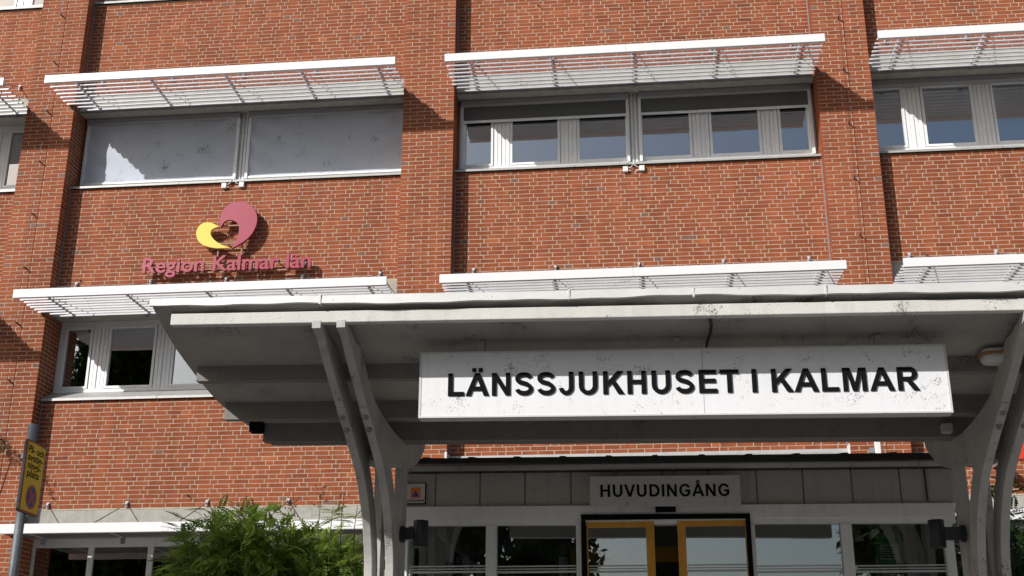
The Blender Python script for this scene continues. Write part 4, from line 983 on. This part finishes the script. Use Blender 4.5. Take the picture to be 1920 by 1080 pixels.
def shrub(name, label, c, rad, n, mt, shoots, lab_group=None, top=True, size=1.0):
    c = np.array(c); rad = np.array(rad); t = thing(name, label, 'shrub', (c[0], c[1], 0.1), lab_group)
    fb = frond_base(); tr = []; tn = []
    lobes = [(c+rad*RND.uniform(-0.62, 0.62, 3)*np.array((1, 1, 0.75)), rad*RND.uniform(0.34, 0.55)) for _ in range(26)]
    stems = MB()
    for (lc, lr) in lobes[:14]:
        b = Vector((c[0]+RND.uniform(-.2, .2), c[1]+RND.uniform(-.2, .2), 0.08)); e = Vector(lc); stems.tube([b, b.lerp(e, 0.5)+Vector((0, 0, 0.15)), e], 0.016, 6, 0.005)
    for i in range(n):
        lc, lr = lobes[RND.randint(len(lobes))]; d = RND.normal(size=3); d /= np.linalg.norm(d); r = RND.uniform(0.55, 1.05)**0.6
        p = lc+d*lr*r
        out = (p-c)/rad; dirv = d*0.5+out*0.3+RND.normal(size=3)*0.6+np.array((-0.1, -0.2, -0.25))
        tr.append((rot_to(dirv, RND.uniform(-0.5, 0.5), RND.uniform(0.7, 1.25)*size), p)); tn.append(min(1, max(0, RND.normal(0.5, 0.22))))
    seeds = MB()
    for s in shoots:                       # upright shoots with brown seed heads
        p = Vector(s[0]); h = s[1]; tip = p+Vector((RND.uniform(-.05, .05), RND.uniform(-.05, .05), h)); stems.tube([p-Vector((0, 0, 0.4)), p, tip], 0.006, 5, 0.003)
        for k in range(int(6+h*14)):
            u = k/(6+h*14); q = np.array(p.lerp(tip, u)); a = RND.uniform(0, 6.28); dirv = np.array((math.cos(a), math.sin(a), 0.35)); tr.append((rot_to(dirv, 0, (1.05-0.45*u)*size), q)); tn.append(min(1, max(0, RND.normal(0.65, 0.2))))
        if s[2]:
            for k in range(26):
                q = tip+Vector((RND.normal()*0.03, RND.normal()*0.03, RND.uniform(-0.06, 0.14))); e = q+Vector((RND.normal()*0.03, RND.normal()*0.03, RND.uniform(0.01, 0.05))); seeds.tube([q, e], 0.005, 4, 0.002)
    scatter('crown', mt, t, fb, tr, tn); stems.build('stem', M['bark'], t)
    if seeds.v: tag(seeds.build('seed_heads', M['seed'], t), kind='stuff')
    return t
def sp(px, py, d): return tuple(at(px, py, DY(d)))
sh = [(sp(400, 1005, 11.9), 0.20, False), (sp(480, 990, 11.9), 0.14, True), (sp(545, 985, 12.0), 0.12, True), (sp(597, 985, 11.8), 0.24, True), (sp(640, 980, 12), 0.16, True), (sp(440, 1000, 11.5), 0.14, True), (sp(345, 1020, 11.8), 0.15, False), (sp(620, 990, 11.6), 0.2, False), (sp(665, 985, 11.8), 0.2, False)]
cb = at(520, 1080, DY(12.1))
shrub('leafy_shrub', 'bright green feathery-leaved shrub beside the curved canopy legs', (cb.x, cb.y, 2.66), (0.98, 0.85, 1.25), 8000, M['leaf'], sh, size=0.78)
cb = at(1960, 1010, DY(12.6))
shrub('dark_shrub', 'dark green leafy shrub in front of the brick wall behind the curved legs', (cb.x, cb.y, 2.6), (0.85, 0.85, 1.25), 2200, M['leafdark'], [(sp(1876, 930, 12.3), 0.25, False)])
# creeper on the trellis wire at the left edge
cv = at(-12, 850, -0.45); t = thing('creeper', 'thin leafy creeper twig on the trellis wire of the brick pilaster', 'climbing plant', (cv.x, -0.4, 0.1))
m = MB(); P = [(cv.x-0.1, -0.36, 0.1), (cv.x-0.12, -0.36, 3.0), (cv.x-0.05, -0.38, 5.0), (cv.x+0.05, -0.45, 5.9)]
tw = [at(-10, 822, -0.5), at(8, 835, -0.5), at(18, 848, -0.5), at(24, 862, -0.5)]
m.tube(P+[tuple(q) for q in tw], 0.012, 6, 0.004); m.build('stem', M['bark'], t)
tr = []; tn = []
for k in range(70):
    q = tw[0].lerp(tw[-1], RND.uniform(-0.6, 1.0)); tr.append((rot_to(RND.normal(size=3), 0, RND.uniform(0.25, 0.45)), np.array(q)+RND.normal(size=3)*0.035)); tn.append(RND.uniform(0, 0.7))
scatter('leaves', M['leafdark'], t, frond_base(), tr, tn)

# trees across the forecourt, seen mirrored in the glass
lf = (np.array([(0, 0, 0), (0.16, 0.10, 0.01), (0.36, 0, 0), (0.16, -0.10, 0.01)]), [(0, 1, 2, 3)])
def tree(label, x, y, h, r, n, seed):
    rs_ = np.random.RandomState(seed); t = thing('broadleaf_tree', label, 'tree', (x, y, 0), 'trees across the forecourt')
    m = MB(); m.tube([(x, y, -0.1), (x+0.1, y, h*0.3), (x-0.1, y+0.1, h*0.62), (x, y, h*0.9)], 0.3, 10, 0.06)
    lobes = []
    for k in range(22):
        a = rs_.uniform(0, 6.28); rr = r*rs_.uniform(0.15, 0.85); z = h*rs_.uniform(0.34, 0.92); sc = 1-max(0, (z/h-0.6))*1.5
        c = np.array((x+rr*math.cos(a)*sc, y+rr*math.sin(a)*sc, z)); lobes.append((c, r*rs_.uniform(0.22, 0.42))); m.tube([(x, y, z*0.6), tuple((c+np.array((x, y, z*0.75)))/2), tuple(c)], 0.08, 6, 0.02)
    m.build('trunk', M['bark'], t)
    tr = []; tn = []
    for i in range(n):
        c, q = lobes[rs_.randint(len(lobes))]; d = rs_.normal(size=3); d /= np.linalg.norm(d); p = c+d*q*rs_.uniform(0.3, 1.05); tr.append((rot_to(rs_.normal(size=3), 0, rs_.uniform(0.8, 1.7)), p)); tn.append(rs_.uniform(0, 1))
    scatter('crown', M['treeleaf'], t, lf, tr, tn)
tree('tall broadleaf tree across the forecourt mirrored in the first-floor window', -24.0, -29, 22, 4.8, 24000, 1)
tree('broad tree across the forecourt mirrored dark in the left entrance panes', -4.7, -38, 13, 4.9, 18000, 2)
tree('leafy tree across the forecourt mirrored in the right entrance panes', 8.6, -37, 13, 2.8, 9000, 3)
tree('broadleaf tree far across the forecourt mirrored in the ground-floor window', -19, -40, 13, 5.0, 14000, 4)
tree('wide low-branched tree across the forecourt on the far left', -31.5, -31, 16, 4.8, 12000, 5)
tree('slim tree across the forecourt standing before the wide tree', -19.5, -28, 11.5, 3.8, 14000, 6)
for i, (x, y, h, r) in enumerate(((-44, -40, 15, 5), (-36, -52, 16, 5.5), (-25, -55, 17, 5.5), (-13, -58, 16, 5), (16, -42, 14, 4.6), (26, -38, 15, 5), (37, -44, 16, 5.5), (48, -36, 15, 5))):  # extra unseen trees, added to cut horizon light on the canopy beams
    tree('added unseen broadleaf tree in the row that blocks low sky across the forecourt', x, y, h, r, 6000, 20+i)
# low house across the forecourt, mirrored in the door glass
hb = thing('low_house', 'low flat-roofed house across the forecourt mirrored in the sliding door', 'house', (1.0, -56, 0))
MB().box(-9, 3.2, -60, -52, 0, 4.4).build('wall', M['concrete'], hb); MB().box(-9.4, 3.6, -60.4, -51.6, 4.4, 4.9).build('roof', M['roofedge'], hb)
for x in (-7, -4, -1, 1.4): MB().box(x-0.7, x+0.7, -52.0, -51.9, 1.2, 2.8).build('window', M['glass'], hb)
print('objects', len(C.objects))
